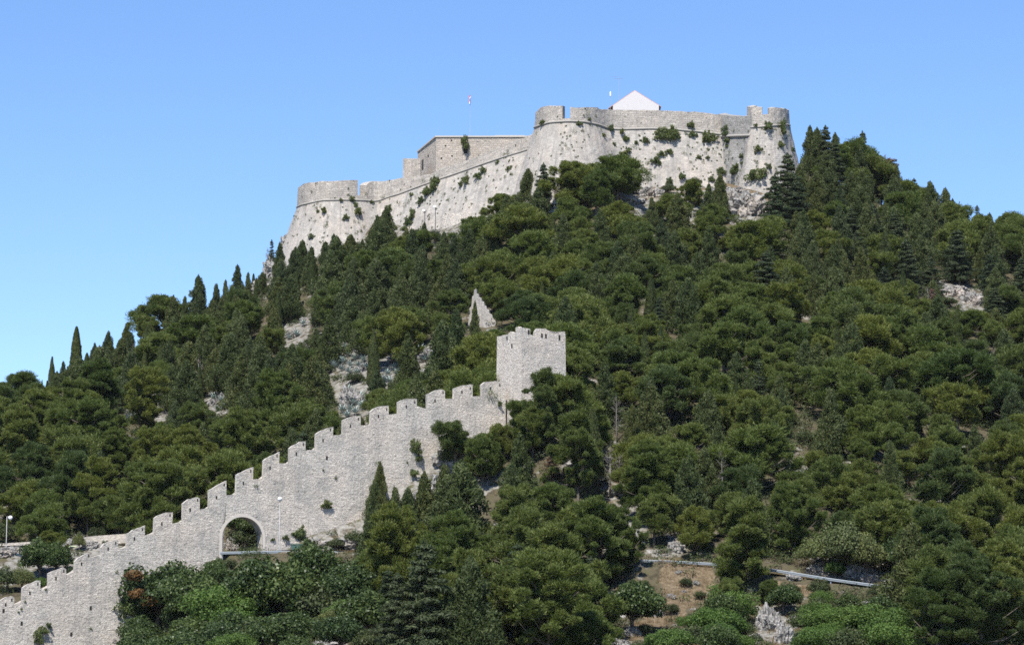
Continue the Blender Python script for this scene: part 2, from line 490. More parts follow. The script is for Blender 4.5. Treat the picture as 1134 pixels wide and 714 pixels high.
def road_near(X, Y):
    X, Y = np.atleast_1d(X), np.atleast_1d(Y)
    d = np.full(X.shape, 1e9); z = np.zeros(X.shape)
    for p in RA:
        q = (X - p[0]) ** 2 + (Y - p[1]) ** 2
        m = q < d
        d[m] = q[m]; z[m] = p[2]
    return np.sqrt(d), z


def ground_np(X, Y):
    X, Y = np.asarray(X, float), np.asarray(Y, float)
    z = ground0(X, Y)
    n = fbm(X * 0.12, Y * 0.12, 0.0, 4) * 1.1 + np.abs(fbm(X * 0.35 + 9, Y * 0.35, 4.0, 3)) * 0.7
    z = z + n * np.clip((Y - 200) / 60, 0, 1) * np.clip((700 - Y) / 80, 0, 1)
    m = (Y > 310) & (Y < 385)
    if m.any():
        d, rz = road_near(X[m], Y[m])
        w = np.clip((4.2 - d) / 1.8, 0, 1)
        z[m] = z[m] * (1 - w) + (rz - 0.12) * w
    return z


def axis(lo, hi, step, far):
    mid = np.arange(lo, hi + 1e-6, step)
    o = [far * 1.0]
    a = np.array([-far, -far * .5, -far * .25, -700, -450, -300, -220, -170]) if lo < 0 else np.array([-3000, -1200, -500, -200, 0, 80, 150, 200, 225])
    b = np.array([170, 220, 300, 450, 700, far * .25, far * .5, far]) if lo < 0 else np.array([570, 590, 620, 660, 720, 800, 1000, 1500, 3000, far])
    a, b = a[a < lo - step], b[b > hi + step]
    return np.concatenate([a, mid, b])


gx, gy = axis(-130, 130, 1.25, 9000), axis(240, 560, 1.25, 9000)
GX, GY = np.meshgrid(gx, gy)
GZ = ground_np(GX.ravel(), GY.ravel()).reshape(GX.shape)
# sampling function for everything that stands on the ground: reads the same grid


def ground(X, Y):
    X, Y = np.asarray(X, float), np.asarray(Y, float)
    i = np.clip(np.searchsorted(gx, X) - 1, 0, len(gx) - 2)
    j = np.clip(np.searchsorted(gy, Y) - 1, 0, len(gy) - 2)
    s, t = (X - gx[i]) / (gx[i + 1] - gx[i]), (Y - gy[j]) / (gy[j + 1] - gy[j])
    return (GZ[j, i] * (1 - s) + GZ[j, i + 1] * s) * (1 - t) + (GZ[j + 1, i] * (1 - s) + GZ[j + 1, i + 1] * s) * t


def inpoly(x, y, poly):
    x, y = np.asarray(x, float), np.asarray(y, float)
    r = np.zeros(np.broadcast(x, y).shape, bool)
    for (x1, y1), (x2, y2) in zip(poly, poly[1:] + poly[:1]):
        c = ((y1 > y) != (y2 > y)) & (x < (x2 - x1) * (y - y1) / ((y2 - y1) if y2 != y1 else 1e-9) + x1)
        r ^= c
    return r


DRY = [[(728, 622), (792, 624), (790, 650), (770, 672), (735, 695), (690, 714), (670, 714), (715, 680), (735, 650)],
       [(838, 640), (900, 648), (905, 662), (880, 665), (850, 655)], [(690, 205), (800, 200), (870, 215), (850, 240), (790, 222), (730, 225), (685, 222)],
       [(675, 535), (700, 520), (712, 560), (680, 565)],
       [(640, 222), (700, 215), (705, 235), (650, 240)]]
nv, nu = GX.shape
idx = np.arange(nu * nv).reshape(nv, nu)
gq = np.stack([idx[:-1, :-1], idx[:-1, 1:], idx[1:, 1:], idx[1:, :-1]], -1).reshape(-1, 4)
gme = np_mesh('ground', np.stack([GX, GY, GZ], -1), gq, M['ground'], True)
d_ = GY * CP + (GZ - CAMP.z) * SP
gpx = W / 2 + F * GX / np.maximum(d_, 1)
gpy = H / 2 - F * ((GZ - CAMP.z) * CP - GY * SP) / np.maximum(d_, 1)
dry = np.zeros(GX.shape)
for poly in DRY: dry[inpoly(gpx, gpy, poly) & (GY > 250)] = 0.85
att = gme.attributes.new('dry', 'FLOAT', 'POINT')
att.data.foreach_set('value', dry.ravel().astype(np.float32))
ROCKY = [[(310, 612), (360, 565), (440, 520), (480, 470), (560, 470), (570, 540), (500, 570), (450, 590), (410, 612)], [(370, 290), (430, 235), (520, 225), (545, 245), (490, 275), (430, 280)], [(270, 320), (300, 270), (345, 260), (340, 290)],
         [(350, 375), (415, 380), (480, 375), (480, 405), (410, 470), (370, 465)], [(135, 445), (260, 430), (260, 460), (140, 470)], [(310, 350), (350, 345), (345, 390), (305, 385)], [(1030, 305), (1095, 322), (1095, 352), (1060, 345)], [(685, 205), (870, 215), (860, 250), (690, 245)],
         [(0, 600), (140, 588), (130, 625), (0, 650)], [(665, 510), (710, 520), (720, 610), (660, 570)], [(740, 585), (790, 585), (780, 620), (735, 618)], [(890, 615), (1010, 610), (1010, 655), (900, 642)], [(830, 665), (885, 665), (885, 714), (830, 714)], [(660, 700), (720, 690), (700, 714), (640, 714)], [(870, 330), (920, 335), (910, 360), (870, 350)]]
rk_ = np.zeros(GX.shape)
for poly in ROCKY: rk_[inpoly(gpx, gpy, poly) & (GY > 250)] = 0.52
at2 = gme.attributes.new('rocky', 'FLOAT', 'POINT')
at2.data.foreach_set('value', rk_.ravel().astype(np.float32))
tag(link('ground', gme), kind='structure')


def hit(px, py, h=0.0, y0=296.0, y1=545.0):
    """Nearest point of the slope where something h metres tall reaches photo pixel (px, py)."""
    Y = np.arange(y0, y1, 0.2)
    r = ray(px, py)
    X, Z = CAMP.x + r.x * Y, CAMP.z + r.z * Y
    g = ground(X, Y)
    k = np.nonzero(g + h >= Z)[0]
    k = k[0] if len(k) else int(np.argmax(g + h - Z))
    return Vector((X[k], Y[k], g[k]))


# road
bm = bmesh.new()
prev = None
for i, p in enumerate(ROADP):
    t = (ROADP[min(i + 1, len(ROADP) - 1)] - ROADP[max(i - 1, 0)]); t.z = 0; t.normalize()
    n = Vector((t.y, -t.x, 0))
    cur = [bm.verts.new(p + n * 2.6 + Vector((0, 0, .02))), bm.verts.new(p - n * 2.6 + Vector((0, 0, .02)))]
    if prev: bm.faces.new((prev[0], cur[0], cur[1], prev[1]))
    prev = cur
tag(bm_obj('road', bm, M['asphalt']), kind='structure')


# ---------------------------------------------------------------- masonry builders
def sheet(bm, rows, uvl, u0=0.0, v0=0.0, closed=False):
    """rows: list of equal-length point rows; UV in metres."""
    vs = [[bm.verts.new(p) for p in r] for r in rows]
    us = [u0]
    for a, b in zip(rows[0], rows[0][1:]): us.append(us[-1] + (b - a).length)
    mid = len(rows[0]) // 2
    vv = [v0]
    for a, b in zip(rows, rows[1:]): vv.append(vv[-1] + (b[mid] - a[mid]).length)
    for j in range(len(rows) - 1):
        for i in range(len(rows[0]) - 1):
            f = bm.faces.new((vs[j][i], vs[j][i + 1], vs[j + 1][i + 1], vs[j + 1][i]))
            for lp, (a, b) in zip(f.loops, ((i, j), (i + 1, j), (i + 1, j + 1), (i, j + 1))):
                lp[uvl].uv = (us[a], vv[b])
    return vs


def boxuv(bm, uvl, ox=0.0, oz=0.0):
    """Metre UVs from face orientation."""
    for f in bm.faces:
        n = f.normal
        for lp in f.loops:
            c = lp.vert.co
            if abs(n.z) > 0.75: lp[uvl].uv = (c.x + ox, c.y + oz)
            else:
                t = Vector((-n.y, n.x, 0)).normalized()
                lp[uvl].uv = (c.dot(t) + ox, c.z + oz)


class Rampart:
    def __init__(s, plan, tops, cords, step=0.6, smooth=2):
        P = [(px, at(px, 200, Y).x, Y) for px, Y in plan]
        pts = [Vector((x, y, 0)) for _, x, y in P]
        out, pxs = [], []
        for (a, b, pa, pb) in zip(pts, pts[1:], P, P[1:]):
            n = max(1, int((b - a).length / step))
            for i in range(n):
                out.append(a.lerp(b, i / n)); pxs.append(pa[0] + (pb[0] - pa[0]) * i / n)
        out.append(pts[-1]); pxs.append(P[-1][0])
        for _ in range(smooth):
            out = [out[0]] + [(out[i - 1] + out[i] * 2 + out[i + 1]) / 4 for i in range(1, len(out) - 1)] + [out[-1]]
        s.px = [pix((p.x, p.y, 97))[0] for p in out]
        s.nrm = []
        for i in range(len(out)):
            t = out[min(i + 1, len(out) - 1)] - out[max(i - 1, 0)]
            s.nrm.append(Vector((t.y, -t.x, 0)).normalized())
        zt = lambda tab: [at(px, np.interp(px, [a for a, _ in tab], [b for _, b in tab]), p.y).z for px, p in zip(s.px, out)]
        zc = np.array(zt(cords)); ztp = np.array(zt(tops))
        for k in range(2):
            zc[1:-1] = (zc[:-2] + 2 * zc[1:-1] + zc[2:]) / 4
        s.p, s.zc, s.zt = out, zc, ztp

    def face(s, name, parent, depth, batter, rough=0.18, mat=None, seed=0.0):
        bm = bmesh.new(); uvl = bm.loops.layers.uv.new('UVMap')
        rows, nz = [], int(depth / 0.55)
        for j in range(nz + 1):
            d = depth * (1 - j / nz)
            r = []
            for p, n, z in zip(s.p, s.nrm, s.zc):
                q = Vector((p.x, p.y, z - d)) + n * (batter * d)
                a = rough * min(1.0, d / 1.5 + .1)
                k = float(fbm(q.x * .45 + seed, q.y * .45, q.z * .45, 4)) * 2.2 + float(vnoise(q.x * 1.9, q.y * 1.9, q.z * 1.9)) * .5
                r.append(q + n * k * a)
            rows.append(r)
        sheet(bm, rows, uvl)
        return bm_obj(name, bm, mat or M['rampart'], parent)

    def cordon(s, parent, r=0.2, rng_=None):
        pts = [Vector((p.x, p.y, z)) + n * .06 for p, n, z, px in zip(s.p, s.nrm, s.zc, s.px) if rng_ is None or rng_[0] <= px <= rng_[1]]
        bm = bmesh.new(); add_tube(bm, pts, r, 8)
        return bm_obj('cordon', bm, M['cordon'], parent, smooth=True)

    def parapet(s, parent, px0, px1, thick=2.0, name='parapet', zfix=None, i0=None, i1=None, slope=0.25):
        ii = [i for i, px in enumerate(s.px) if px0 <= px <= px1] if i0 is None else list(range(i0, i1))
        bm = bmesh.new(); uvl = bm.loops.layers.uv.new('UVMap')
        ob, ot, it, ib = [], [], [], []
        for i in ii:
            p, n = s.p[i], s.nrm[i]
            zt = s.zt[i] if zfix is None else zfix + s.zc[i]
            jz = float(vnoise(p.x * .9, p.y * .9, 3.0)) * 0.09
            ob.append(Vector((p.x, p.y, s.zc[i])))
            ot.append(Vector((p.x, p.y, zt + jz)) - n * .12)
            it.append(Vector((p.x, p.y, zt + jz + slope)) - n * thick)
            ib.append(Vector((p.x, p.y, s.zc[i] - .3)) - n * thick)
        mids = [[a.lerp(b, k / 4) + n_ * (float(fbm(a.x, a.y, k, 3)) * .1) for a, b, n_ in zip(ob, ot, [s.nrm[i] for i in ii])] for k in range(1, 4)]
        vs = sheet(bm, [ob] + mids + [ot, it, ib], uvl)
        for c in (0, -1):
            f = bm.faces.new([r[c] for r in vs][::1 if c else -1])
        bm.faces.ensure_lookup_table(); bm.normal_update()
        for f in bm.faces[-2:]:
            for lp in f.loops:
                c = lp.vert.co; lp[uvl].uv = (c.y * 1.0, c.z)
        return bm_obj(name, bm, M['parapet'], parent)

    def find(s, px):
        return min(range(len(s.px)), key=lambda i: abs(s.px[i] - px))


# ---------------------------------------------------------------- fortress
fort = empty('fortress', at(600, 215, 500))
tag(fort, 'pale stone hilltop fortress with round bastions and long battered ramparts', 'fortress')
FI = fort.matrix_world
fort.location = (0, 0, 0)
A = Rampart([(333, 541), (330.5, 536), (329, 531.5), (330.5, 528), (335, 525), (344, 522.5), (356, 521), (370, 520), (384, 520), (397, 521), (406, 522.3), (413, 523.6), (419, 523.8), (432, 522.5), (460, 518.5), (485, 515), (515, 511), (533, 508.5), (556, 505.5), (581, 502), (596, 500)],
            [(329, 208.2), (335, 203.3), (356, 200.5), (397, 199.5), (404, 207), (411, 200.5), (422.7, 200.5), (446, 197), (460, 195.5), (476, 193), (491, 185), (508, 180.3), (530, 173), (561, 158), (581, 152), (592, 148)],
            [(329, 229.4), (334, 227), (356, 222), (379, 221.3), (406, 222), (417, 223), (432.6, 217.4), (442, 215), (460, 208), (485, 199), (503, 193), (515, 188.8), (533, 182.4), (556, 174.6), (581, 167), (592, 163)])
B = Rampart([(597, 513), (592.5, 506), (592, 501.5), (596, 498), (602, 496), (610, 494.6), (623, 493.8), (636, 493.6), (648, 494.3), (660, 496), (668, 498), (676, 499.6), (690, 500.3), (721, 500.8), (740, 501), (775, 501.5), (798, 502), (808, 503.5)],
            [(591.5, 126), (598, 119), (608, 116.8), (624, 116.8), (633.6, 119), (663, 119), (664.7, 121), (673, 121.3), (740, 122.3), (775, 124.3), (796, 126.8), (806, 128)],
            [(591.3, 141.5), (608, 135.9), (629, 134.4), (647.7, 135), (664.7, 138.7), (676, 143), (690, 143.4), (721, 142.5), (740, 143), (775, 145.9), (798, 149), (806, 150)])
D = Rampart([(795, 505), (799, 502.2), (810, 499.5), (820, 497.2), (832, 494.6)],
            [(796, 126.8), (808, 128.6), (819, 129.2), (832, 128.2)], [(795, 151.5), (832, 150)], smooth=0, step=0.4)
Cc = Rampart([(827, 500), (832.3, 494.6), (845, 493.8), (856, 494), (865, 495.2), (871, 497.5), (875, 501), (875.6, 505), (873, 510)],
             [(826, 118.3), (846, 118.3), (853, 119.7), (861, 119), (873, 121), (875.4, 122)], [(826, 141.5), (838.8, 141), (860, 139), (872.6, 138), (876, 139)], smooth=1, step=0.4)
tag(A.face('rampart_face', fort, 19, 0.36, 0.08, seed=1), 'oblique left curtain and bastion face of the fortress')
tag(B.face('rampart_face', fort, 17, 0.33, 0.09, seed=5), 'central round bastion and right curtain face of the fortress')
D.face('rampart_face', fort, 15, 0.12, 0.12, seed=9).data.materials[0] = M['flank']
Cc.face('rampart_face', fort, 17, 0.21, 0.09, seed=13)
for R_, rr in ((A, .17), (B, .2), (D, .26), (Cc, .14)): R_.cordon(fort, rr)
n_ = len(A.px)
A.parapet(fort, 0, 0, i0=0, i1=A.find(397.5) + 1)
A.parapet(fort, 0, 0, i0=A.find(397.5), i1=A.find(405.5) + 1, zfix=0.9, slope=0.0)
A.parapet(fort, 0, 0, i0=A.find(405.5), i1=n_)
A.parapet(fort, 0, 0, i0=0, i1=1 + 1) if False else None
B.parapet(fort, 0, 0, i0=0, i1=B.find(624.5) + 1)
B.parapet(fort, 0, 0, i0=B.find(624.5), i1=B.find(633.6) + 1, zfix=0.55, slope=0.0)
B.parapet(fort, 0, 0, i0=B.find(633.6), i1=B.find(664.5) + 1)
B.parapet(fort, 0, 0, i0=B.find(664.5), i1=len(B.px))
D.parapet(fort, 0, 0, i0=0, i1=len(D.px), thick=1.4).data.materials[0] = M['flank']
Cc.parapet(fort, 0, 0, i0=1, i1=Cc.find(845.8) + 1, thick=1.2)
Cc.parapet(fort, 0, 0, i0=Cc.find(845.8), i1=Cc.find(852.5) + 1, zfix=2.2, thick=1.2, slope=0.0)
Cc.parapet(fort, 0, 0, i0=Cc.find(852.5), i1=len(Cc.px), thick=1.2)


def stone_box(name, corners, z0, z1, mat, parent=None, jit=0.0):
    """Prism on plan corners (counter-clockwise seen from above)."""
    bm = bmesh.new(); uvl = bm.loops.layers.uv.new('UVMap')
    lo = [bm.verts.new((c[0], c[1], z0)) for c in corners]
    hi = [bm.verts.new((c[0], c[1], (z1[i] if hasattr(z1, '__len__') else z1) + random.uniform(-jit, jit))) for i, c in enumerate(corners)]
    n = len(corners)
    for i in range(n): bm.faces.new((lo[i], lo[(i + 1) % n], hi[(i + 1) % n], hi[i]))
    bm.faces.new(hi); bm.faces.new(lo[::-1])
    bm.normal_update(); boxuv(bm, uvl)
    return bm_obj(name, bm, mat, parent)


# small stub tower beside the blockhouse (part of the ramparts)
a, b = at(446.5, 176.5, 524), at(463, 176.3, 524)
stone_box('turret', [(a.x, 523), (b.x + .5, 523), (b.x + .5, 527), (a.x, 527)], a.z - 7, a.z, M['parapet'], fort, 0.08)

# blockhouse
bz = at(483, 150.7, 522).z
c0 = at(483, 150.7, 522); cr = at(592, 150.7, 522); cl = at(462.6, 166.9, 536)
bh = empty('blockhouse', (c0.x, c0.y, bz - 8))
tag(bh, 'flat roofed stone blockhouse with a shrub over its window, behind the left rampart', 'building')
off = Vector(bh.location)


def rel(p): return (p[0] - off.x, p[1] - off.y)


dxl, dyl = cl.x - c0.x, cl.y - c0.y
back = (cr.x + dxl, cr.y + dyl)
stone_box('wall', [rel(c0), rel((cr.x, cr.y)), rel(back), rel(cl)], 0, 7.75, M['block'], bh)
ex = 0.18
stone_box('roof', [rel((c0.x - ex, c0.y - ex)), rel((cr.x + ex, cr.y - ex)), rel((back[0] + ex, back[1] + ex)), rel((cl.x - ex, cl.y + ex))], 7.75, 8.02, M['cap'], bh)
bm = bmesh.new(); q = at(555, 149, 523.5); add_box(bm, (q.x - off.x + 1.6, 3.2, 8.2), (5.5, 4, .36)); bm_obj('roof_hump', bm, M['cap'], bh)


def hole(px, py, w, h, name, parent, Y, off, proud=0.004):
    q = at(px, py, Y) - off
    bm = bmesh.new(); add_box(bm, (q.x, q.y + .1 - proud, q.z), (w, .2, h)); return bm_obj(name, bm, M['dark'], parent)


hole(515.6, 167.5, .75, .85, 'window', bh, 522, off)
for px, py in ((500, 155.7), (493.5, 161.6), (500.5, 172.8), (489, 175.5)): hole(px, py, .28, .34, 'loophole', bh, 522, off)
t_ = Vector((dxl, dyl, 0)).normalized(); nl = Vector((t_.y * -1, t_.x, 0))
for fr, dz, w_, h_ in ((.72, 4.6, .55, 2.0), (.42, 5.4, .4, .5)):
    q = Vector((dxl * fr, dyl * fr, dz)); bm = bmesh.new()
    add_box(bm, q - nl * 0.0, (w_ * 2.2, .02, h_), rz=math.atan2(t_.y, t_.x)); bm_obj('door' if h_ > 1 else 'loophole', bm, M['dark'], bh)

# white gabled house behind the right parapet
hx0, hx1 = at(678.8, 117, 512), at(729.6, 117, 512)
ap = at(702.9, 100.6, 512)
hs = empty('gabled_house', ((hx0.x + hx1.x) / 2, 512, hx0.z - 5))
tag(hs, 'white plastered house with one blank gable showing above the right rampart', 'house')
w2, zt_, za_, dp = (hx1.x - hx0.x) / 2, 5.0, ap.z - hx0.z + 5.0, 11.0
xa = ap.x - (hx0.x + hx1.x) / 2
bm = bmesh.new()
fr = [bm.verts.new(v) for v in ((-w2, 0, 0), (w2, 0, 0), (w2, 0, zt_), (xa, 0, za_), (-w2, 0, zt_))]
bk = [bm.verts.new((v.co.x, dp, v.co.z)) for v in fr]
bm.faces.new(fr); bm.faces.new(bk[::-1])
for i in range(5): bm.faces.new((fr[i], bk[i], bk[(i + 1) % 5], fr[(i + 1) % 5]))
bm_obj('wall', bm, M['plaster'], hs)
for sx, ov in ((-1, 0.9), (1, 0.45)):
    bm = bmesh.new()
    e = Vector((sx * w2, 0, zt_)); a_ = Vector((xa, 0, za_)); dr = (e - a_).normalized()
    e2 = e + dr * ov; nn = Vector((-dr.z, 0, dr.x)); nn = nn if nn.z > 0 else -nn
    vs = []
    for y in (.03, dp + .2):
        for (pt, k) in ((a_, .01), (e2, .01), (e2, .1), (a_, .1)): vs.append(bm.verts.new((pt.x + nn.x * k, y, pt.z + nn.z * k)))
    for f in ((0, 1, 2, 3), (7, 6, 5, 4), (0, 4, 5, 1), (1, 5, 6, 2), (2, 6, 7, 3), (3, 7, 4, 0)): bm.faces.new([vs[i] for i in f])
    bm_obj('roof', bm, M['tile'], hs)
for fx, y in ((-.62, 5), (.62, 5)):
    bm = bmesh.new(); zz = za_ - (za_ - zt_) * abs(fx)
    add_box(bm, (fx * w2, y, zz + .25), (.45, .45, .9)); add_box(bm, (fx * w2, y, zz + .74), (.6, .6, .1)); bm_obj('chimney', bm, M['tile'], hs)

# aerial on the house, small lamp mast, flagpole with flag
q = at(685.2, 86, 514); z0 = at(685.2, 112, 514).z
ae = empty('roof_aerial', (q.x, 514, z0 - .2)); tag(ae, 'thin radio aerial mast with short crossbars beside the white gable', 'aerial')
bm = bmesh.new(); add_tube(bm, [(0, 0, -1), (0, 0, q.z - z0 + .2)], .022, 6); bm_obj('mast', bm, M['pole'], ae)
bm = bmesh.new(); add_tube(bm, [(-.9, 0, q.z - z0), (.75, 0, q.z - z0)], .025, 6); bm_obj('crossbar', bm, M['steel'], ae)
bm = bmesh.new(); add_tube(bm, [(-1.3, 0, q.z - z0 + .35), (-.2, 0, q.z - z0 + .3)], .018, 6); bm_obj('crossbar', bm, M['steel'], ae)
q = at(676, 104.5, 509); z0 = at(676, 121, 509).z
lm = empty('rampart_lamp', (q.x, 509, z0 - 1)); tag(lm, 'thin mast with a white lamp head standing just before the gable eave', 'lamp')
bm = bmesh.new(); add_tube(bm, [(0, 0, 0), (0, 0, q.z - z0 + 1)], .025, 6); bm_obj('mast', bm, M['pole'], lm)
bm = bmesh.new(); add_tube(bm, [(0, 0, q.z - z0 + .55), (0, 0, q.z - z0 + .7), (0, 0, q.z - z0 + 1.35), (0, 0, q.z - z0 + 1.45)], [.09, .14, .14, .06], 8); bm_obj('lamp_head', bm, M['globe'], lm)
q = at(520.6, 104.5, 526); z0 = at(520.6, 151, 526).z
fp = empty('flagpole', (q.x, 526, z0)); tag(fp, 'slender flagpole standing on the flat roof of the blockhouse', 'flagpole')
hh = q.z - z0
bm = bmesh.new(); add_tube(bm, [(0, 0, 0), (0, 0, hh)], [.028, .018], 6); add_tube(bm, [(0, 0, hh), (0, 0, hh + .12)], [.05, .03], 6); bm_obj('pole', bm, M['pole'], fp)
fl = empty('flag', (q.x, 526, z0 + hh)); tag(fl, 'red white and blue flag hanging limp from the flagpole on the blockhouse', 'flag')
for k, nm in enumerate(('red', 'white', 'blue')):
    vs, nu_, nv_ = [], 14, 5
    for j in range(nv_):
        for i in range(nu_):
            u = i / (nu_ - 1); v = (k + j / (nv_ - 1)) / 3
            x = .02 - u * .34 + v * .24 - .1 * math.sin(5 * u + v)
            vs.append((x, .07 * math.sin(9 * u + 2 * v), -.12 - v * .75 - u * 1.3 * (0.55 + .45 * u)))
    qd = [(j * nu_ + i, j * nu_ + i + 1, (j + 1) * nu_ + i + 1, (j + 1) * nu_ + i) for j in range(nv_ - 1) for i in range(nu_ - 1)]
    link(nm + '_stripe', np_mesh('stripe', vs, qd, M[nm], True), fl)

# low retaining wall and lamp posts at the foot of the left curtain
pts = [at(px, 236, Y) for px, Y in ((490, 508.3), (500, 506.6), (520, 505.2), (536, 504.5), (545, 505))]
zt = [at(px, py, Y).z for px, py, Y in ((490, 238, 508.3), (500, 236.5, 506.6), (520, 235, 505.2), (536, 236, 504.5), (545, 240, 505))]
bm = bmesh.new(); uvl = bm.loops.layers.uv.new('UVMap')
rows = [[Vector((p.x, p.y - .25, z - 6)) for p, z in zip(pts, zt)], [Vector((p.x, p.y - .1, z - 3)) for p, z in zip(pts, zt)], [Vector((p.x, p.y, z)) for p, z in zip(pts, zt)],
        [Vector((p.x, p.y + .9, z)) for p, z in zip(pts, zt)], [Vector((p.x, p.y + .9, z - 6)) for p, z in zip(pts, zt)]]
vs = sheet(bm, rows, uvl)
for c in (0, -1): bm.faces.new([r[c] for r in vs])
tag(bm_obj('retaining_wall', bm, M['tower']), 'low pale masonry wall built at the foot of the left rampart', 'wall')


def spot_lamp(px, py, Y, h, dark, label):
    q = at(px, py, Y)
    e = empty('spotlight_post', (q.x, Y, q.z - h)); tag(e, label, 'lamp')
    bm = bmesh.new(); add_tube(bm, [(0, 0, -1), (0, 0, h)], .07, 8); bm_obj('pole', bm, M['darkpole'], e)
    bm = bmesh.new(); add_box(bm, (-.2, -.12, h + .05), (.5, .4, .3)); bm_obj('lamp_head', bm, M['globe'], e)


spot_lamp(482.3, 229.5, 505.5, 5.2, 1, 'dark post with a white floodlight at the left end of the low wall')
spot_lamp(470.5, 233.5, 507.5, 1.2, 0, 'short floodlight on the rock left of the dark floodlight post')

# ---------------------------------------------------------------- crenellated town wall
WY = lambda px: 340.0 + 28.0 * px / 550.0 if px <= 268 else 340.0 + 28.0 * px / 550.0
w0, w1 = at(0, 600, 340), at(550, 600, 368)
wd_ = Vector((w1.x - w0.x, w1.y - w0.y, 0)); wlen = wd_.length; wd_.normalize()
wn = Vector((wd_.y, -wd_.x, 0))                 # outward, towards the camera
WANG = math.atan2(wd_.y, wd_.x)


def wl(px, py, y=0.0):
    """Photo pixel on the wall's front plane -> wall-local (s along, z up)."""
    r = ray(px, py)
    o = Vector((w0.x, w0.y, 0))
    k = (o - Vector((CAMP.x, CAMP.y, 0))).dot(wn) / Vector((r.x, r.y, 0)).dot(wn)
    p = CAMP + r * k
    return ((p - o).dot(wd_), p.z)


MER = [(-8, 672, -4, 668), (-.5, 665, 16, 660), (25, 651, 44.8, 642), (54, 635, 73.5, 628), (82.8, 620, 101, 611), (112, 604.5, 130.9, 597), (140.7, 591, 160.5, 582), (171, 573, 191, 566.4), (203, 556, 221.5, 549.5),
       (232, 543, 251, 532.5), (262, 526, 280.3, 517.4), (292, 510.4, 309.3, 500.6), (321, 496, 338.5, 488), (350, 480.7, 368.7, 472), (380, 465.5, 399.4, 460), (411, 454.3, 430.7, 449.3),
       (441.5, 445.3, 461.7, 441.3), (473.7, 436.8, 493, 430.7), (503, 429.6, 523.3, 426.3), (534, 424.7, 556, 422.5)]
FLO = [(-8, 683), (-2, 678), (25, 665.5), (52, 650), (83, 632), (101.2, 617), (112, 614), (140.5, 605), (160.8, 593), (170.5, 590), (191.3, 579.5), (203, 577), (221.8, 563.5), (232, 562), (251.2, 548.2), (261.7, 547), (280.5, 530.6), (291.5, 529.5),
       (309.5, 513), (320.9, 512.5), (338.7, 498.5), (350, 497.5), (369, 481.8), (380, 481), (399.6, 470.8), (411, 470.2), (431, 458.8), (441.5, 458), (462, 449.5), (473.7, 453.5), (493.2, 441.6), (503, 441), (523.5, 438.7), (534, 438.2), (560, 433)]
TH = 1.9
twall = empty('town_wall', (w0.x, w0.y, 0), WANG)
tag(twall, 'long crenellated stone wall climbing the slope from an archway to the square tower', 'town wall')
top = [wl(*p) for p in FLO]
ts = [p[0] for p in top]
zbot = lambda s_: float(ground0(w0.x + wd_.x * s_, w0.y + wd_.y * s_ - 1.5)) - 3.0
ac = wl(268.5, 596); ar = (wl(291, 596)[0] - wl(246, 596)[0]) / 2
abot = wl(268, 616)[1] - 1.0


def wall_poly():
    pts = []
    for a, b in zip(top, top[1:]):
        n = max(1, int((b[0] - a[0]) / .7))
        for i in range(n):
            t = i / n
            pts.append((a[0] + (b[0] - a[0]) * t, a[1] + (b[1] - a[1]) * t + (random.uniform(-.04, .04) if 0 < i else 0)))
    pts.append(top[-1])
    pts = pts[::-1]                                        # right to left along the top
    bot = []
    s_ = top[0][0]
    while s_ < ac[0] - ar - .6:
        bot.append((s_, zbot(s_))); s_ += 2.0
    bot += [(ac[0] - ar, abot - 2), (ac[0] - ar, ac[1])]
    for k in range(1, 24):
        th = math.pi - math.pi * k / 24
        bot.append((ac[0] + ar * math.cos(th), ac[1] + ar * math.sin(th)))
    bot += [(ac[0] + ar, ac[1]), (ac[0] + ar, abot - 2)]
    s_ = ac[0] + ar + .8
    while s_ < top[-1][0]:
        bot.append((s_, zbot(s_))); s_ += 2.0
    bot.append((top[-1][0], zbot(top[-1][0])))
    return pts + bot


def extrude_poly(poly, y0, y1, name, mat, parent):
    bm = bmesh.new(); uvl = bm.loops.layers.uv.new('UVMap')
    fr = [bm.verts.new((a, y0, z)) for a, z in poly]
    bk = [bm.verts.new((a, y1, z)) for a, z in poly]
    f1, f2 = bm.faces.new(fr), bm.faces.new(bk[::-1])
    n = len(poly)
    sd = [bm.faces.new((fr[i], bk[i], bk[(i + 1) % n], fr[(i + 1) % n])) for i in range(n)]
    for f in (f1, f2):
        for lp in f.loops: lp[uvl].uv = (lp.vert.co.x, lp.vert.co.z)
    for f in sd:
        for lp in f.loops: lp[uvl].uv = (lp.vert.co.x + lp.vert.co.z * .5 + lp.vert.co.y, lp.vert.co.y + lp.vert.co.z * .3)
    bmesh.ops.triangulate(bm, faces=[f1, f2], ngon_method='EAR_CLIP')
    return bm_obj(name, bm, mat, parent)


extrude_poly(wall_poly(), 0.0, TH, 'wall_body', M['wall'], twall)
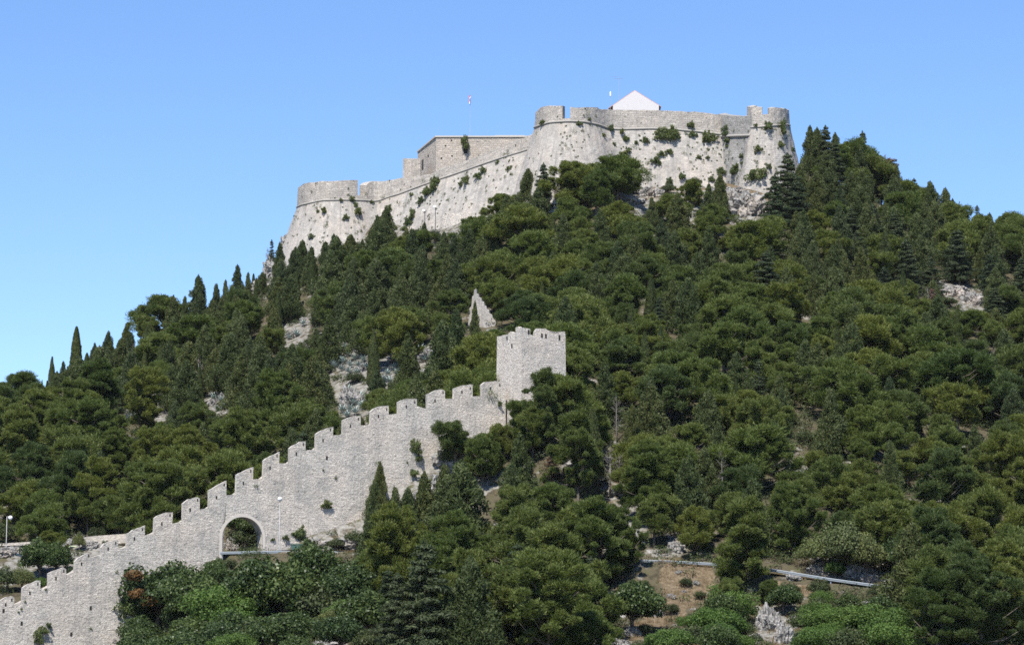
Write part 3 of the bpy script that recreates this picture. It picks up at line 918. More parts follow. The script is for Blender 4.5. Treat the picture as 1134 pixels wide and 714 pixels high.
# ring of dressed stone round the arch
rg = []
ro, ri = ar + .34, ar - .004
pts_o = [(ac[0] + ro * math.cos(math.pi * k / 28), ac[1] + ro * math.sin(math.pi * k / 28)) for k in range(29)]
pts_i = [(ac[0] + ri * math.cos(math.pi * k / 28), ac[1] + ri * math.sin(math.pi * k / 28)) for k in range(29)]
poly = [(pts_o[0][0], abot - 1.5)] + pts_o + [(pts_o[-1][0], abot - 1.5), (pts_i[-1][0], abot - 1.5)] + pts_i[::-1] + [(pts_i[0][0], abot - 1.5)]
extrude_poly(poly, -0.035, 0.5, 'arch_ring', M['ring'], twall)
for (xa_, ya_, xb_, yb_) in MER:
    sa, za = wl(xa_, ya_); sb, zb = wl(xb_, yb_)
    fa = np.interp(sa, ts, [p[1] for p in top]); fb = np.interp(sb, ts, [p[1] for p in top])
    poly = [(sa, fa - .25), (sb, fb - .25)]
    m_ = 6
    c0_, c1_, lean_ = random.choice((0, 0, .08, .2)), random.choice((0, 0, .1, .28)), random.uniform(-.06, .06)
    tp = [(sa + (sb - sa) * k / m_ + lean_, za + (zb - za) * k / m_ + (random.uniform(-.08, .08) if 0 < k < m_ else 0) + .1 * math.sin(math.pi * k / m_) - (c0_ if k == 0 else c1_ if k == m_ else 0)) for k in range(m_ + 1)]
    poly += tp[::-1]
    mo = extrude_poly(poly, 0.006, .62, 'merlon', M['wall'], twall)
    bm = bmesh.new()
    vs = []
    for y in (-.005, .63):
        for dz in (0, .05): vs.append([bm.verts.new((a_ + (-.01 if i == 0 else .01 if i == m_ else 0), y, z + .004 + dz)) for i, (a_, z) in enumerate(tp)])
    for i in range(m_):
        for r0, r1 in ((0, 1), (1, 3), (3, 2), (2, 0)): bm.faces.new((vs[r0][i], vs[r0][i + 1], vs[r1][i + 1], vs[r1][i]))
    for i in (0, m_): bm.faces.new((vs[0][i], vs[1][i], vs[3][i], vs[2][i]))
    bm_obj('coping', bm, M['cap'], mo)
    bm = bmesh.new()
    add_box(bm, (sa + (sb - sa) * .42, .1, (fa + za) / 2 + .22), (.2, .2, .42)); bm_obj('loophole', bm, M['dark'], mo)
    bm = bmesh.new()
    add_box(bm, (sb - .3, .1, zb - .45), (.16, .2, .36)); bm_obj('loophole', bm, M['dark'], mo)
for px, py in ((100.5, 673), (24, 690), (79, 702), (4, 676), (362, 507)):
    sa, za = wl(px, py); bm = bmesh.new(); add_box(bm, (sa, .1, za), (.28, .206, .5)); bm_obj('loophole', bm, M['dark'], twall)

# ---------------------------------------------------------------- square tower
cf = at(577.5, 400, 366.2)
cl_ = at(550.3, 400, 371.8); cr_ = at(626.3, 400, 369.4)
tw = empty('square_tower', (cf.x, cf.y, 0)); tag(tw, 'square stone tower with broken battlements at the upper end of the wall', 'tower')
vl, vr = Vector((cl_.x - cf.x, cl_.y - cf.y, 0)), Vector((cr_.x - cf.x, cr_.y - cf.y, 0))
tz = at(577, 377, 366.2).z
tb = at(577, 545, 366.2).z
# battered sides: the foot spreads a little
bm = bmesh.new(); uvl = bm.loops.layers.uv.new('UVMap')
outl = [vl, Vector((0, 0, 0)), vr, vl + vr]
cen = (vl + vr) / 2
rows = []
for j in range(15):
    t = j / 14; z = tb + (tz - tb) * t
    r = []
    for a_, b_ in zip(outl, outl[1:] + outl[:1]):
        for k in range(8):
            p = a_.lerp(b_, k / 8)
            d = (p - cen).normalized()
            e_ = .05 * float(vnoise(p.x * 1.3 + 4, p.y * 1.3 + z * .2, z * 1.1))
            r.append(Vector((p.x, p.y, z)) + d * (.6 * (1 - t) ** 2 + e_))
    rows.append(r + [r[0].copy()])
vs = sheet(bm, rows, uvl)
bm.faces.new([v for v in vs[-1][:-1]])
bmesh.ops.remove_doubles(bm, verts=bm.verts, dist=.001)
bm_obj('tower_body', bm, M['tower'], tw)


def tower_merlon(base, d, n, a0, a1, prof, th=.5):
    """Wall piece along direction d from a0 to a1 (fractions) with a top profile of (fraction, photo-metre height)."""
    L = d.length; u = d.normalized()
    bm = bmesh.new(); uvl = bm.loops.layers.uv.new('UVMap')
    P2 = [(a0 * L, -.02), (a1 * L, -.02)] + [(f * L, h) for f, h in prof[::-1]]
    fr = [bm.verts.new(base + u * s_ + n * -.006 + Vector((0, 0, tz + h))) for s_, h in P2]
    bk = [bm.verts.new(base + u * s_ - n * th + Vector((0, 0, tz + h))) for s_, h in P2]
    f1, f2 = bm.faces.new(fr), bm.faces.new(bk[::-1])
    k = len(P2)
    for i in range(k): bm.faces.new((fr[i], bk[i], bk[(i + 1) % k], fr[(i + 1) % k]))
    bmesh.ops.triangulate(bm, faces=[f1, f2], ngon_method='EAR_CLIP')
    bm.normal_update(); boxuv(bm, uvl)
    return bm_obj('merlon', bm, M['tower'], tw)


nR = Vector((vr.y, -vr.x, 0)).normalized(); nL = Vector((-vl.y, vl.x, 0)).normalized()
if nR.y > 0: nR = -nR
if nL.x > 0: nL = -nL
pm = 1 / 8.65
h_ = lambda py: (377 - py) * pm
# left face: from left end (0) to corner (1)
tower_merlon(vl, -vl, nL, 0.0, .74, [(0, h_(367)), (.25, h_(366)), (.45, h_(366.5)), (.55, h_(364)), (.66, h_(366)), (.74, h_(366.8))])
tower_merlon(vl, -vl, nL, .76, 1.0, [(.76, h_(360.8)), (.86, h_(360.5)), (.9, h_(362.3)), (1.0, h_(362.5))])
tower_merlon(Vector((0, 0, 0)), vr, nR, .0, .2, [(0, h_(362.5)), (.2, h_(363.3))])
tower_merlon(Vector((0, 0, 0)), vr, nR, .2, .31, [(.2, h_(370)), (.31, h_(370))])
tower_merlon(Vector((0, 0, 0)), vr, nR, .31, .99, [(.31, h_(366)), (.36, h_(362)), (.55, h_(361.8)), (.66, h_(365)), (.78, h_(367)), (.88, h_(364.5)), (.97, h_(363)), (.99, h_(364))])
tower_merlon(vl, vr, -nR, .0, 1.0, [(0, h_(366)), (.5, h_(368)), (.52, h_(372)), (.7, h_(372)), (.72, h_(366)), (1, h_(366))])
tower_merlon(vr, vl, -nL, .0, 1.0, [(0, h_(366)), (.4, h_(370)), (1, h_(366))])
for base, d, n, fr_, py, w_, hh_ in ((vl, -vl, nL, .42, 370.5, .25, .45), (vl, -vl, nL, .62, 380.5, .3, .55), (Vector((0, 0, 0)), vr, nR, .16, 366.8, .25, .5), (Vector((0, 0, 0)), vr, nR, .46, 369.8, .22, .5), (Vector((0, 0, 0)), vr, nR, .55, 369.8, .22, .5), (Vector((0, 0, 0)), vr, nR, .86, 370.5, .24, .6)):
    q = base + d * fr_ + Vector((0, 0, tz + h_(py))) ; bm = bmesh.new()
    add_box(bm, q + n * .0, (w_, .1, hh_), rz=math.atan2(d.y, d.x)); bm_obj('loophole', bm, M['dark'], tw)

# ruined wall stub above the tower
prof = [(519, 352), (520, 341), (522, 339), (523, 328), (524.5, 327), (525, 321), (527.5, 319.5), (528, 325), (530, 325.5), (530.5, 329), (533, 329.5), (533.5, 333.5), (536, 334), (536.5, 338), (538.5, 338.5), (539, 342), (541.5, 343), (542, 347), (545, 348), (545.5, 352), (548, 353), (549, 357)]
rw = [at(px, py, 446 - (px - 520) * .06) for px, py in prof]
bm = bmesh.new(); uvl = bm.loops.layers.uv.new('UVMap')
rows = [[Vector((p.x, p.y, p.z - 9)) for p in rw], [Vector((p.x, p.y - .05, p.z - 3)) for p in rw], [Vector((p.x + random.uniform(-.1, .1), p.y, p.z - .8)) for p in rw], [p.copy() for p in rw], [Vector((p.x + .2, p.y + .9, p.z - .2)) for p in rw], [Vector((p.x, p.y + .9, p.z - 7)) for p in rw]]
vs = sheet(bm, rows, uvl)
for c in (0, -1): bm.faces.new([r[c] for r in vs])
tag(bm_obj('ruined_wall', bm, M['rampart']), 'jagged ruined wall stub rising among the trees above the square tower', 'ruin')

# roadside wall behind the town wall, far left
pts = [at(px, 600, Y) for px, Y in ((-40, 374.5), (0, 373.5), (60, 372.5), (105, 371.5), (150, 369.5), (190, 367.5))]
zt = [at(px, py, p.y).z for (px, py), p in zip(((-40, 604), (0, 601.5), (60, 598), (105, 593), (150, 590), (190, 589)), pts)]
bm = bmesh.new(); uvl = bm.loops.layers.uv.new('UVMap')
rows = [[Vector((p.x, p.y - .1, z - 4)) for p, z in zip(pts, zt)], [Vector((p.x, p.y, z)) for p, z in zip(pts, zt)], [Vector((p.x, p.y + .6, z)) for p, z in zip(pts, zt)], [Vector((p.x, p.y + .6, z - 4)) for p, z in zip(pts, zt)]]
vs = sheet(bm, rows, uvl)
for c in (0, -1): bm.faces.new([r[c] for r in vs])
tag(bm_obj('roadside_wall', bm, M['wall']), 'low grey stone wall along the road behind the crenellated wall', 'wall')

# ---------------------------------------------------------------- guard rail along the road
gr = empty('guard_rail', (0, 0, 0)); tag(gr, 'grey steel guard rail running along the road edge from the archway', 'guard rail')
gp = [at(px, py, Y) for px, py, Y in ((244, 612.2, 350.2), (310, 611, 347.8), (370, 611.5, 346), (400, 612.3, 345.2), (480, 613, 343.8), (560, 614.5, 342), (640, 618.5, 337.8), (740, 621.8, 334.4), (790, 624.5, 332.6), (858, 631.5, 330.2), (920, 641.5, 327.9), (960, 647, 326.5), (1012, 654, 324.6))]
gpts = polyline(gp, 2.0)
bm = bmesh.new()
prof = [(-.17, 0), (-.12, -.05), (-.04, -.05), (0, 0), (.04, -.05), (.12, -.05), (.17, 0), (.17, .03), (-.17, .03)]
rings = []
for i, p in enumerate(gpts):
    t = gpts[min(i + 1, len(gpts) - 1)] - gpts[max(i - 1, 0)]; t.z = 0; t.normalize()
    n = Vector((t.y, -t.x, 0))
    rings.append([bm.verts.new(p - n * d + Vector((0, 0, z))) for z, d in prof])
for a_, b_ in zip(rings, rings[1:]):
    for k in range(len(prof)): bm.faces.new((a_[k], a_[(k + 1) % len(prof)], b_[(k + 1) % len(prof)], b_[k]))
bm_obj('rail', bm, M['steel'], gr)
pb = bmesh.new(); add_box(pb, (0, .1, -.55), (.12, .1, 1.4)); post = bm_obj('post', pb, M['steel'], gr, gpts[0] + Vector((.2, 0, 0)))
for p in gpts[2::2]: link('post', post.data, gr, p)


# ---------------------------------------------------------------- globe street lamps, bin, parked cars
def street_lamp(px, ptop, pbase, Y, side, label):
    b_ = at(px, pbase, Y); h = at(px, ptop, Y).z - b_.z
    e = empty('street_lamp', b_); tag(e, label, 'street lamp')
    bm = bmesh.new(); add_tube(bm, [(0, 0, -1.2), (0, 0, .4), (0, 0, .5), (0, 0, h)], [.08, .08, .045, .035], 10)
    if side: add_tube(bm, [(0, 0, h), (side * .2, 0, h + .04), (side * .36, 0, h - .02)], .04, 8)
    bm_obj('pole', bm, M['pole'], e, smooth=True)
    bm = bmesh.new(); bmesh.ops.create_uvsphere(bm, u_segments=20, v_segments=12, radius=.27, matrix=Matrix.Translation((side * .45, 0, h - .12 if side else h + .2)))
    bm_obj('globe', bm, M['globe'], e, smooth=True)


street_lamp(6.8, 572, 608, 362.5, 1, 'white globe street lamp on a bracket beside the roadside wall')
street_lamp(309.3, 554, 610, 349.0, 0, 'slim street lamp with a white globe standing just right of the archway')
q = at(329, 609.5, 349.5)
bn = empty('litter_bin', q + Vector((0, 0, -.2))); tag(bn, 'dark green bin behind the guard rail near the archway lamp', 'bin')
bm = bmesh.new(); vs = add_box(bm, (0, 0, .45), (1.5, .8, .9))
for v in vs:
    if v.co.z < .3: v.co.x *= .86; v.co.y *= .86
bmesh.ops.bevel(bm, geom=list(bm.edges), offset=.05, segments=2, affect='EDGES'); bm_obj('bin_body', bm, M['binpaint'], bn)
bm = bmesh.new(); add_box(bm, (0, 0, .95), (1.6, .9, .1)); bmesh.ops.bevel(bm, geom=list(bm.edges), offset=.03, segments=2, affect='EDGES'); bm_obj('lid', bm, M['binpaint'], bn)


def car(px, py, Y, rz, paint, label):
    q = at(px, py, Y); q.z = float(ground(q.x, q.y)) if abs(float(ground(q.x, q.y)) - q.z) < 1.0 else q.z
    e = empty('parked_car', q, rz); tag(e, label, 'car')
    side = [(-2.0, .35), (2.0, .35), (2.05, .75), (1.95, .95), (1.1, 1.02), (.5, 1.45), (-1.2, 1.48), (-1.8, 1.0), (-2.02, .9)]
    bm = bmesh.new()
    l_ = [bm.verts.new((x, -.82 + (.14 if z > 1.1 else 0), z)) for x, z in side]; r_ = [bm.verts.new((x, .82 - (.14 if z > 1.1 else 0), z)) for x, z in side]
    bm.faces.new(l_); bm.faces.new(r_[::-1])
    for i in range(len(side)): bm.faces.new((l_[i], r_[i], r_[(i + 1) % len(side)], l_[(i + 1) % len(side)]))
    bmesh.ops.bevel(bm, geom=list(bm.edges), offset=.05, segments=2, affect='EDGES'); bm_obj('body', bm, paint, e, smooth=True)
    for s_ in (-1, 1):
        bm = bmesh.new(); vs = [bm.verts.new((x, s_ * (.828 if z < 1.1 else .70), z)) for x, z in ((.95, 1.04), (.45, 1.38), (-1.1, 1.4), (-1.55, 1.04))]
        ex_ = [bm.verts.new(v.co + Vector((0, -s_ * .05, 0))) for v in vs]
        bm.faces.new(vs); bm.faces.new(ex_[::-1])
        for i in range(4): bm.faces.new((vs[i], ex_[i], ex_[(i + 1) % 4], vs[(i + 1) % 4]))
        bm_obj('window', bm, M['glass'], e)
        for x in (-1.25, 1.3):
            bm = bmesh.new(); bmesh.ops.create_cone(bm, cap_ends=True, segments=20, radius1=.31, radius2=.31, depth=.2, matrix=Matrix.Translation((x, s_ * .74, .31)) @ Matrix.Rotation(math.pi / 2, 4, 'X')); bm_obj('wheel', bm, M['rubber'], e)
        bm = bmesh.new(); add_box(bm, (-2.02, s_ * .62, .82), (.08, .25, .16)); bm_obj('tail_light', bm, M['redlamp'], e)
    for x0, z0, x1, z1 in ((1.06, 1.06, .54, 1.42), (-1.74, 1.05, -1.24, 1.44)):
        bm = bmesh.new(); vs = [bm.verts.new(v) for v in ((x0, -.7, z0), (x0, .7, z0), (x1, .62, z1), (x1, -.62, z1))]
        d_n = Vector((z1 - z0, 0, -(x1 - x0))).normalized(); d_n = d_n if d_n.z > 0 else -d_n
        o_ = [bm.verts.new(v.co + d_n * .03) for v in vs]; bm.faces.new(o_); bm.faces.new(vs[::-1])
        for i in range(4): bm.faces.new((vs[i], vs[(i + 1) % 4], o_[(i + 1) % 4], o_[i]))
        bm_obj('windscreen', bm, M['glass'], e)


car(84, 617.5, 362.5, WANG + .15, M['carpale'], 'pale green parked car half hidden behind the wall battlements')
car(20, 626, 360.5, 2.75, M['carblue'], 'dark blue parked car with red tail light beside the leafy bush')

# ---------------------------------------------------------------- plants: mesh builders
def rdir(n, r, zlo=-1.0):
    z = r.uniform(zlo, 1, n); a = r.uniform(0, 2 * math.pi, n); q = np.sqrt(1 - z * z)
    return np.stack([q * np.cos(a), q * np.sin(a), z], 1)


def nrm(v): return v / np.maximum(np.linalg.norm(v, axis=1, keepdims=True), 1e-6)


def leaves(c, n, l, w, r, tdir=None, tmix=0.0):
    """Diamond leaf faces at centres c with normals n; l, w = length and width (arrays or numbers)."""
    k = len(c)
    t = nrm(np.cross(n, rdir(k, r)))
    if tdir is not None: t = nrm(t * (1 - tmix) + tdir * tmix)
    b = nrm(np.cross(n, t))
    l = np.broadcast_to(np.asarray(l, float), (k,))[:, None] * r.uniform(.7, 1.3, (k, 1)); w = np.broadcast_to(np.asarray(w, float), (k,))[:, None] * r.uniform(.7, 1.3, (k, 1))
    return np.stack([c - t * l / 2, c + b * w / 2, c + t * l / 2, c - b * w / 2], 1).reshape(-1, 3)


def clump(c, rad, n, r, l, w, zlo=-0.45, jit=0.55, fill=0.35, up=0.0, tdir=None, tmix=0.0, fuzz=0.0):
    d = rdir(n, r, zlo)
    rr = np.where(r.random(n) < fill, r.uniform(.35, .85, n), r.uniform(.82, 1.08, n))
    if fuzz: rr = np.abs(r.normal(.86, fuzz, n))
    lump = 1 + (.22 + fuzz * .8) * vnoise(d[:, 0] * 2.6 + c[0] * 3, d[:, 1] * 2.6 + c[1] * 3, d[:, 2] * 2.6 + c[2] * 3)
    rad = np.asarray(rad, float)
    p = np.asarray(c) + d * rad * (rr * lump)[:, None]
    nn = nrm(d / rad * rad.mean() + r.normal(0, jit, (n, 3)) + np.array([0, 0, up]))
    if tdir is not None and isinstance(tdir, float): tdir = nrm(d + np.array([0, 0, tdir]) + r.normal(0, .25, (n, 3)))
    return leaves(p, nn, l, w, r, tdir, tmix)


def fol_mesh(name, chunks, mat, extra=None):
    v = np.concatenate(chunks)
    me = np_mesh(name, v, np.arange(len(v)).reshape(-1, 4), mat)
    if extra:
        me.materials.append(extra[0])
        k = len(v) // 4
        mi = np.zeros(k, np.int32); mi[extra[1]:extra[2]] = 1
        me.polygons.foreach_set('material_index', mi)
    return me


def wood_mesh(name, paths, mat, seg=6):
    bm = bmesh.new()
    for pts, rad in paths: add_tube(bm, pts, rad, seg)
    me = bpy.data.meshes.new(name)
    bm.normal_update(); bm.to_mesh(me); bm.free()
    me.materials.append(mat)
    me.polygons.foreach_set('use_smooth', [True] * len(me.polygons))
    return me


def pine(seed, Ht=8.0, R=3.6, n=34, per=820, base=.3, flat=.72):
    """Aleppo pine: bent trunk, forked limbs, a billowy crown of many puffs of different sizes."""
    r = np.random.default_rng(seed)
    lean = r.normal(0, .45, 2)
    tr = lambda f: np.array([lean[0] * f * f, lean[1] * f * f, Ht * f * .93])
    trunk = [([Vector(tr(f)) for f in (-.12, 0, .25, .5, .75, .95)], [.26, .22, .18, .14, .09, .04])]
    ch = []
    n = int(n * 1.7)
    lob, lobn, tilt, ta = r.uniform(0, 6.28), r.integers(2, 5), r.uniform(0, .25), r.uniform(0, 6.28)
    for i in range(n):
        f = base + (1 - base) * ((i + .5) / n) ** .8
        a = i * 2.399 + r.uniform(-.8, .8)
        prof = math.sqrt(max(0.0, 1 - ((f - (base + .25)) / (1.02 - base - .25 if f > base + .25 else .42)) ** 2))
        rad = R * prof * (0.8 + .34 * math.sin(lobn * a + lob)) * r.uniform(.5, 1.14)
        if i % 4 == 3: rad *= .4
        o = tr(f)
        c = o + np.array([rad * math.cos(a), rad * math.sin(a), rad * (r.uniform(-.15, .2) + tilt * math.cos(a - ta))])
        s = r.choice([.36, .5, .68, .9, 1.15], p=[.2, .26, .27, .19, .08]) * r.uniform(.85, 1.15) * (R / 3.6) ** .5
        fl = flat * r.uniform(.8, 1.5)
        ch.append(clump(c, (s * r.uniform(.95, 1.3), s * r.uniform(.95, 1.3), s * fl * 1.1), int(per * s ** 1.6 * 1.15 + 60), r, .44, .075, -1.0, .75, .5, .25, .7, .6, .17))
        for _ in range(2):
            d = rdir(1, r, -.2)[0]
            ch.append(clump(c + d * s * np.array([1.0, 1.0, .75]), (s * .42, s * .42, s * .36), int(per * .3 * s + 20), r, .42, .07, -1.0, .75, .5, .25, .7, .65, .22))
        if rad > .9:
            o2 = o - np.array([0, 0, .35 * rad]); m = (o2 + c) / 2 + np.array([0, 0, -.12 * rad])
            trunk.append(([Vector(o2), Vector(m), Vector(c)], [.085, .06, .02]))
    return fol_mesh('crown', ch, M['pine']), wood_mesh('trunk', trunk, M['bark']), Ht, R


def cypress(seed, Ht=9.0, R=1.1, n=9000):
    r = np.random.default_rng(seed)
    f = r.random(n) ** .85
    a = r.uniform(0, 2 * math.pi, n)
    prof = np.minimum(1, (f / .12) ** .6) * (1 - f) ** .62 * 1.08
    lump = 1 + .3 * vnoise(np.cos(a) * 1.6 + seed, np.sin(a) * 1.6, f * Ht * .7) + .15 * vnoise(np.cos(a) * 4, np.sin(a) * 4 + seed, f * Ht * 1.4)
    rad = R * prof * lump * np.where(r.random(n) < .25, r.uniform(.4, .9, n), r.uniform(.88, 1.06, n)) + .04
    p = np.stack([rad * np.cos(a), rad * np.sin(a), .25 + f * (Ht - .25)], 1)
    nn = nrm(np.stack([np.cos(a), np.sin(a), .25 + 0 * a], 1) + r.normal(0, .4, (n, 3)))
    up = nrm(np.stack([.25 * np.cos(a), .25 * np.sin(a), np.ones(n)], 1))
    ch = [leaves(p, nn, .34, .12, r, up, .7)]
    trunk = [([Vector((0, 0, -.9)), Vector((0, 0, .3)), Vector((0, 0, Ht * .5)), Vector((0, 0, Ht * .92))], [.17, .14, .09, .02])]
    return fol_mesh('crown', ch, M['cypress']), wood_mesh('trunk', trunk, M['bark']), Ht, R


def spreading_cypress(seed, Ht=9.0, R=2.2, n=70, per=230, mat='cypress', base=.06, power=.82):
    """Broad cone with upswept sprays and gaps."""
    r = np.random.default_rng(seed)
    ch = []
    trunk = [([Vector((0, 0, -.9)), Vector((0, 0, Ht * .4)), Vector((r.normal(0, .1), 0, Ht * .95))], [.2, .13, .02])]
    for i in range(n):
        f = base + (1 - base) * ((i + .5) / n) ** 1.1
        a = i * 2.399 + r.uniform(-.6, .6)
        rad = R * (1 - f) ** power * r.uniform(.35, 1.2)
        s = (.36 + .55 * (1 - f)) * r.uniform(.6, 1.35)
        c = np.array([rad * math.cos(a), rad * math.sin(a), Ht * f + .25 * rad])
        ch.append(clump(c, (s, s, s * 1.25), int(per * (.5 + s)), r, .34, .11, -.7, .6, .3, .2, np.array([math.cos(a) * .5, math.sin(a) * .5, .8]), .5))
        if rad > .7: trunk.append(([Vector((0, 0, Ht * f - .3 * rad)), Vector(c)], [.05, .02]))
    ch.append(clump((0, 0, Ht * .97), (.2, .2, .8), 200, r, .3, .1))
    return fol_mesh('crown', ch, M[mat]), wood_mesh('trunk', trunk, M['bark']), Ht, R


def cedar(seed, Ht=10.0, R=3.0, n=62, per=300, mat='cedar', gap=1.0, base=.12):
    """Tiered conifer with flat drooping plates."""
    r = np.random.default_rng(seed)
    ch = []
    trunk = [([Vector((0, 0, -.9)), Vector((0, 0, Ht * .4)), Vector((0, 0, Ht * .97))], [.24, .15, .025])]
    for i in range(n):
        f = base + (1 - base) * (i + .5) / n
        f = min(.98, max(base, round(f * 13) / 13 * .25 + f * .75 + r.normal(0, .02)))
        a = i * 2.399 + r.uniform(-.4, .4)
        L = R * (1 - f) ** .7 * r.uniform(.4, 1.25) + .15
        for q in (.55, .95) if L > 1.1 else (.7,):
            s = (.45 + .5 * (1 - f)) * r.uniform(.75, 1.15)
            c = np.array([L * q * math.cos(a), L * q * math.sin(a), Ht * f - .12 * L * q])
            ch.append(clump(c, (s * 1.15, s * 1.15, s * r.uniform(.35, .6)), int(per * s * gap), r, .36, .1, -.5, .5, .3, .3))
        if L > .6: trunk.append(([Vector((0, 0, Ht * f)), Vector((L * math.cos(a), L * math.sin(a), Ht * f - .15 * L))], [.05, .015]))
    ch.append(clump((0, 0, Ht * .98), (.25, .25, .55), 160, r, .3, .1))
    return fol_mesh('crown', ch, M[mat]), wood_mesh('trunk', trunk, M['bark']), Ht, R


def broadleaf(seed, Ht=5.0, R=2.8, n=46, per=260, mat='fig', l=.27, w=.17, rust=False, squat=1.0):
    r = np.random.default_rng(seed)
    ch, trunk = [], [([Vector((0, 0, -.9)), Vector((.05, 0, Ht * .25)), Vector((.1, .1, Ht * .6))], [.2, .16, .08])]
    cnt, rs = 0, None
    for i in range(n):
        d = rdir(1, r, -.25)[0]
        k = r.uniform(.55, .9) if i % 3 else r.uniform(.2, .6)
        c = np.array([d[0] * R * k, d[1] * R * k, Ht * .45 + d[2] * Ht * .45 * k * squat])
        s = r.uniform(.6, 1.05) * (R / 2.8) ** .6
        ch.append(clump(c, (s * 1.05, s * 1.05, s * .85), int(per * s), r, l, w, -.6, .65, .3, .15))
        if i % 3 == 0: trunk.append(([Vector((.05, 0, Ht * .22)), Vector(c * .6 + np.array([0, 0, Ht * .1])), Vector(c)], [.07, .045, .015]))
    ex = None
    if rust:
        a0 = sum(len(x) for x in ch) // 4
        for cx, cz in ((-1.3, 3.55), (-1.0, 2.35), (-.2, 1.9)):
            ch.append(clump((cx, -R * .8, cz), (.55, .35, .35), 190, r, l, w, -.8, .6))
        ex = (M['rust'], a0, sum(len(x) for x in ch) // 4)
    return fol_mesh('crown', ch, M[mat], ex), wood_mesh('trunk', trunk, M['bark']), Ht, R


def bare(seed, Ht=7.0, R=1.6, leafy=0, mat='brown'):
    r = np.random.default_rng(seed)
    trunk = [([Vector((0, 0, -.9)), Vector((.1, 0, Ht * .4)), Vector((.15, .1, Ht))], [.14, .1, .015])]
    ch = []
    for i in range(30 if not leafy else 46):
        f = .25 + .73 * r.random(); a = r.uniform(0, 6.28)
        L = R * (1 - f) ** .6 * r.uniform(.3, 1.3) + .2
        o = Vector((.1, 0, Ht * f)); up = r.uniform(-.05, .3) if leafy else r.uniform(.2, 1.0)
        m1 = o + Vector((L * .5 * math.cos(a), L * .5 * math.sin(a), L * up * .35)); e = o + Vector((L * math.cos(a + r.normal(0, .3)), L * math.sin(a + r.normal(0, .3)), L * up))
        trunk.append(([o, m1, e], [.03, .02, .006]))
        for _ in range(4):
            m = m1.lerp(e, r.uniform(0, .9)); trunk.append(([m, m + Vector(r.normal(0, .3, 3)) + Vector((0, 0, .2))], [.012, .004]))
        if leafy: ch.append(clump(np.array(o.lerp(e, .7)), (L * .4 + .1, L * .4 + .1, .25), leafy, r, .3, .07, -.8, .7, .6))
    if not ch: ch = [clump((.15, .1, Ht * .95), (.3, .3, .3), 12, r, .25, .06)]
    return fol_mesh('crown', ch, M[mat]), wood_mesh('trunk', trunk, M['greybark'] if not leafy else M['bark']), Ht, R


def bush(seed, R=1.0, n=16, per=120, mat='wallbush', l=.26, w=.1):
    r = np.random.default_rng(seed)
    ch = [clump((0, 0, 0), (R * .5, R * .4, R * .45), int(per * 1.2), r, l, w, -.9, .6)]
    for i in range(n):
        d = rdir(1, r, -.6)[0]
        s = R * r.uniform(.16, .4)
        ch.append(clump(d * R * r.uniform(.4, .95) * np.array([1, .8, .9]), (s, s, s * .9), int(per * s / R * 1.8), r, l, w, -.8, .65))
    return fol_mesh('foliage', ch, M[mat])


def agave(seed):
    r = np.random.default_rng(seed)
    bm = bmesh.new()
    for i in range(26):
        a = i * 2.399; el = math.radians(20 + 62 * (i / 26)) ; L = r.uniform(.95, 1.25)
        d, s = Vector((math.cos(a), math.sin(a), 0)), Vector((-math.sin(a), math.cos(a), 0))
        prev = None
        for k in range(5):
            t = k / 4; e = el - .35 * t * t
            c = d * (.1 + L * t * math.cos(e)) + Vector((0, 0, .1 + L * t * math.sin(e)))
            wd2 = .1 * (1 - t) ** .7 + .006
            cur = [bm.verts.new(c - s * wd2 + Vector((0, 0, wd2 * .4))), bm.verts.new(c + Vector((0, 0, -.03 * (1 - t)))), bm.verts.new(c + s * wd2 + Vector((0, 0, wd2 * .4)))]
            if prev:
                bm.faces.new((prev[0], prev[1], cur[1], cur[0])); bm.faces.new((prev[1], prev[2], cur[2], cur[1]))
            prev = cur
    me = bpy.data.meshes.new('agave'); bm.to_mesh(me); bm.free(); me.materials.append(M['agave'])
    return me


def rock_mesh(seed, sub=5, sharp=.75, flat=1.0):
    bm = bmesh.new(); bmesh.ops.create_icosphere(bm, subdivisions=sub, radius=1.0)
    co = np.array([v.co[:] for v in bm.verts])
    o = seed * 3.17
    k = 1 + .55 * fbm(co[:, 0] * 1.1 + o, co[:, 1] * 1.1, co[:, 2] * 1.1, 3) - sharp * np.abs(fbm(co[:, 0] * 2.2 + o, co[:, 1] * 2.2 + 5, co[:, 2] * 1.3, 4)) + .3 * fbm(co[:, 0] * 5 + o, co[:, 1] * 5, co[:, 2] * 3.5, 4)
    # blocky: quantise a little along bedding planes
    for v, q, s in zip(bm.verts, co, k):
        p = q * s
        p[2] = p[2] * .6 + round(p[2] * 5) / 5 * .4
        v.co = p
    bm.normal_update()
    me = bpy.data.meshes.new('rock'); bm.to_mesh(me); bm.free(); me.materials.append(M['rock'])
    return me


# ---------------------------------------------------------------- rocks (measured on the photo: centre, half width and half height in pixels)
ROCKM = [rock_mesh(i) for i in range(6)]
ITEMS = []                                   # everything that needs a label: (object, kind words, category, px, py, size words)


def put_item(o, look, cat, px, py, key):
    ITEMS.append((o, look, cat, px, py, key))


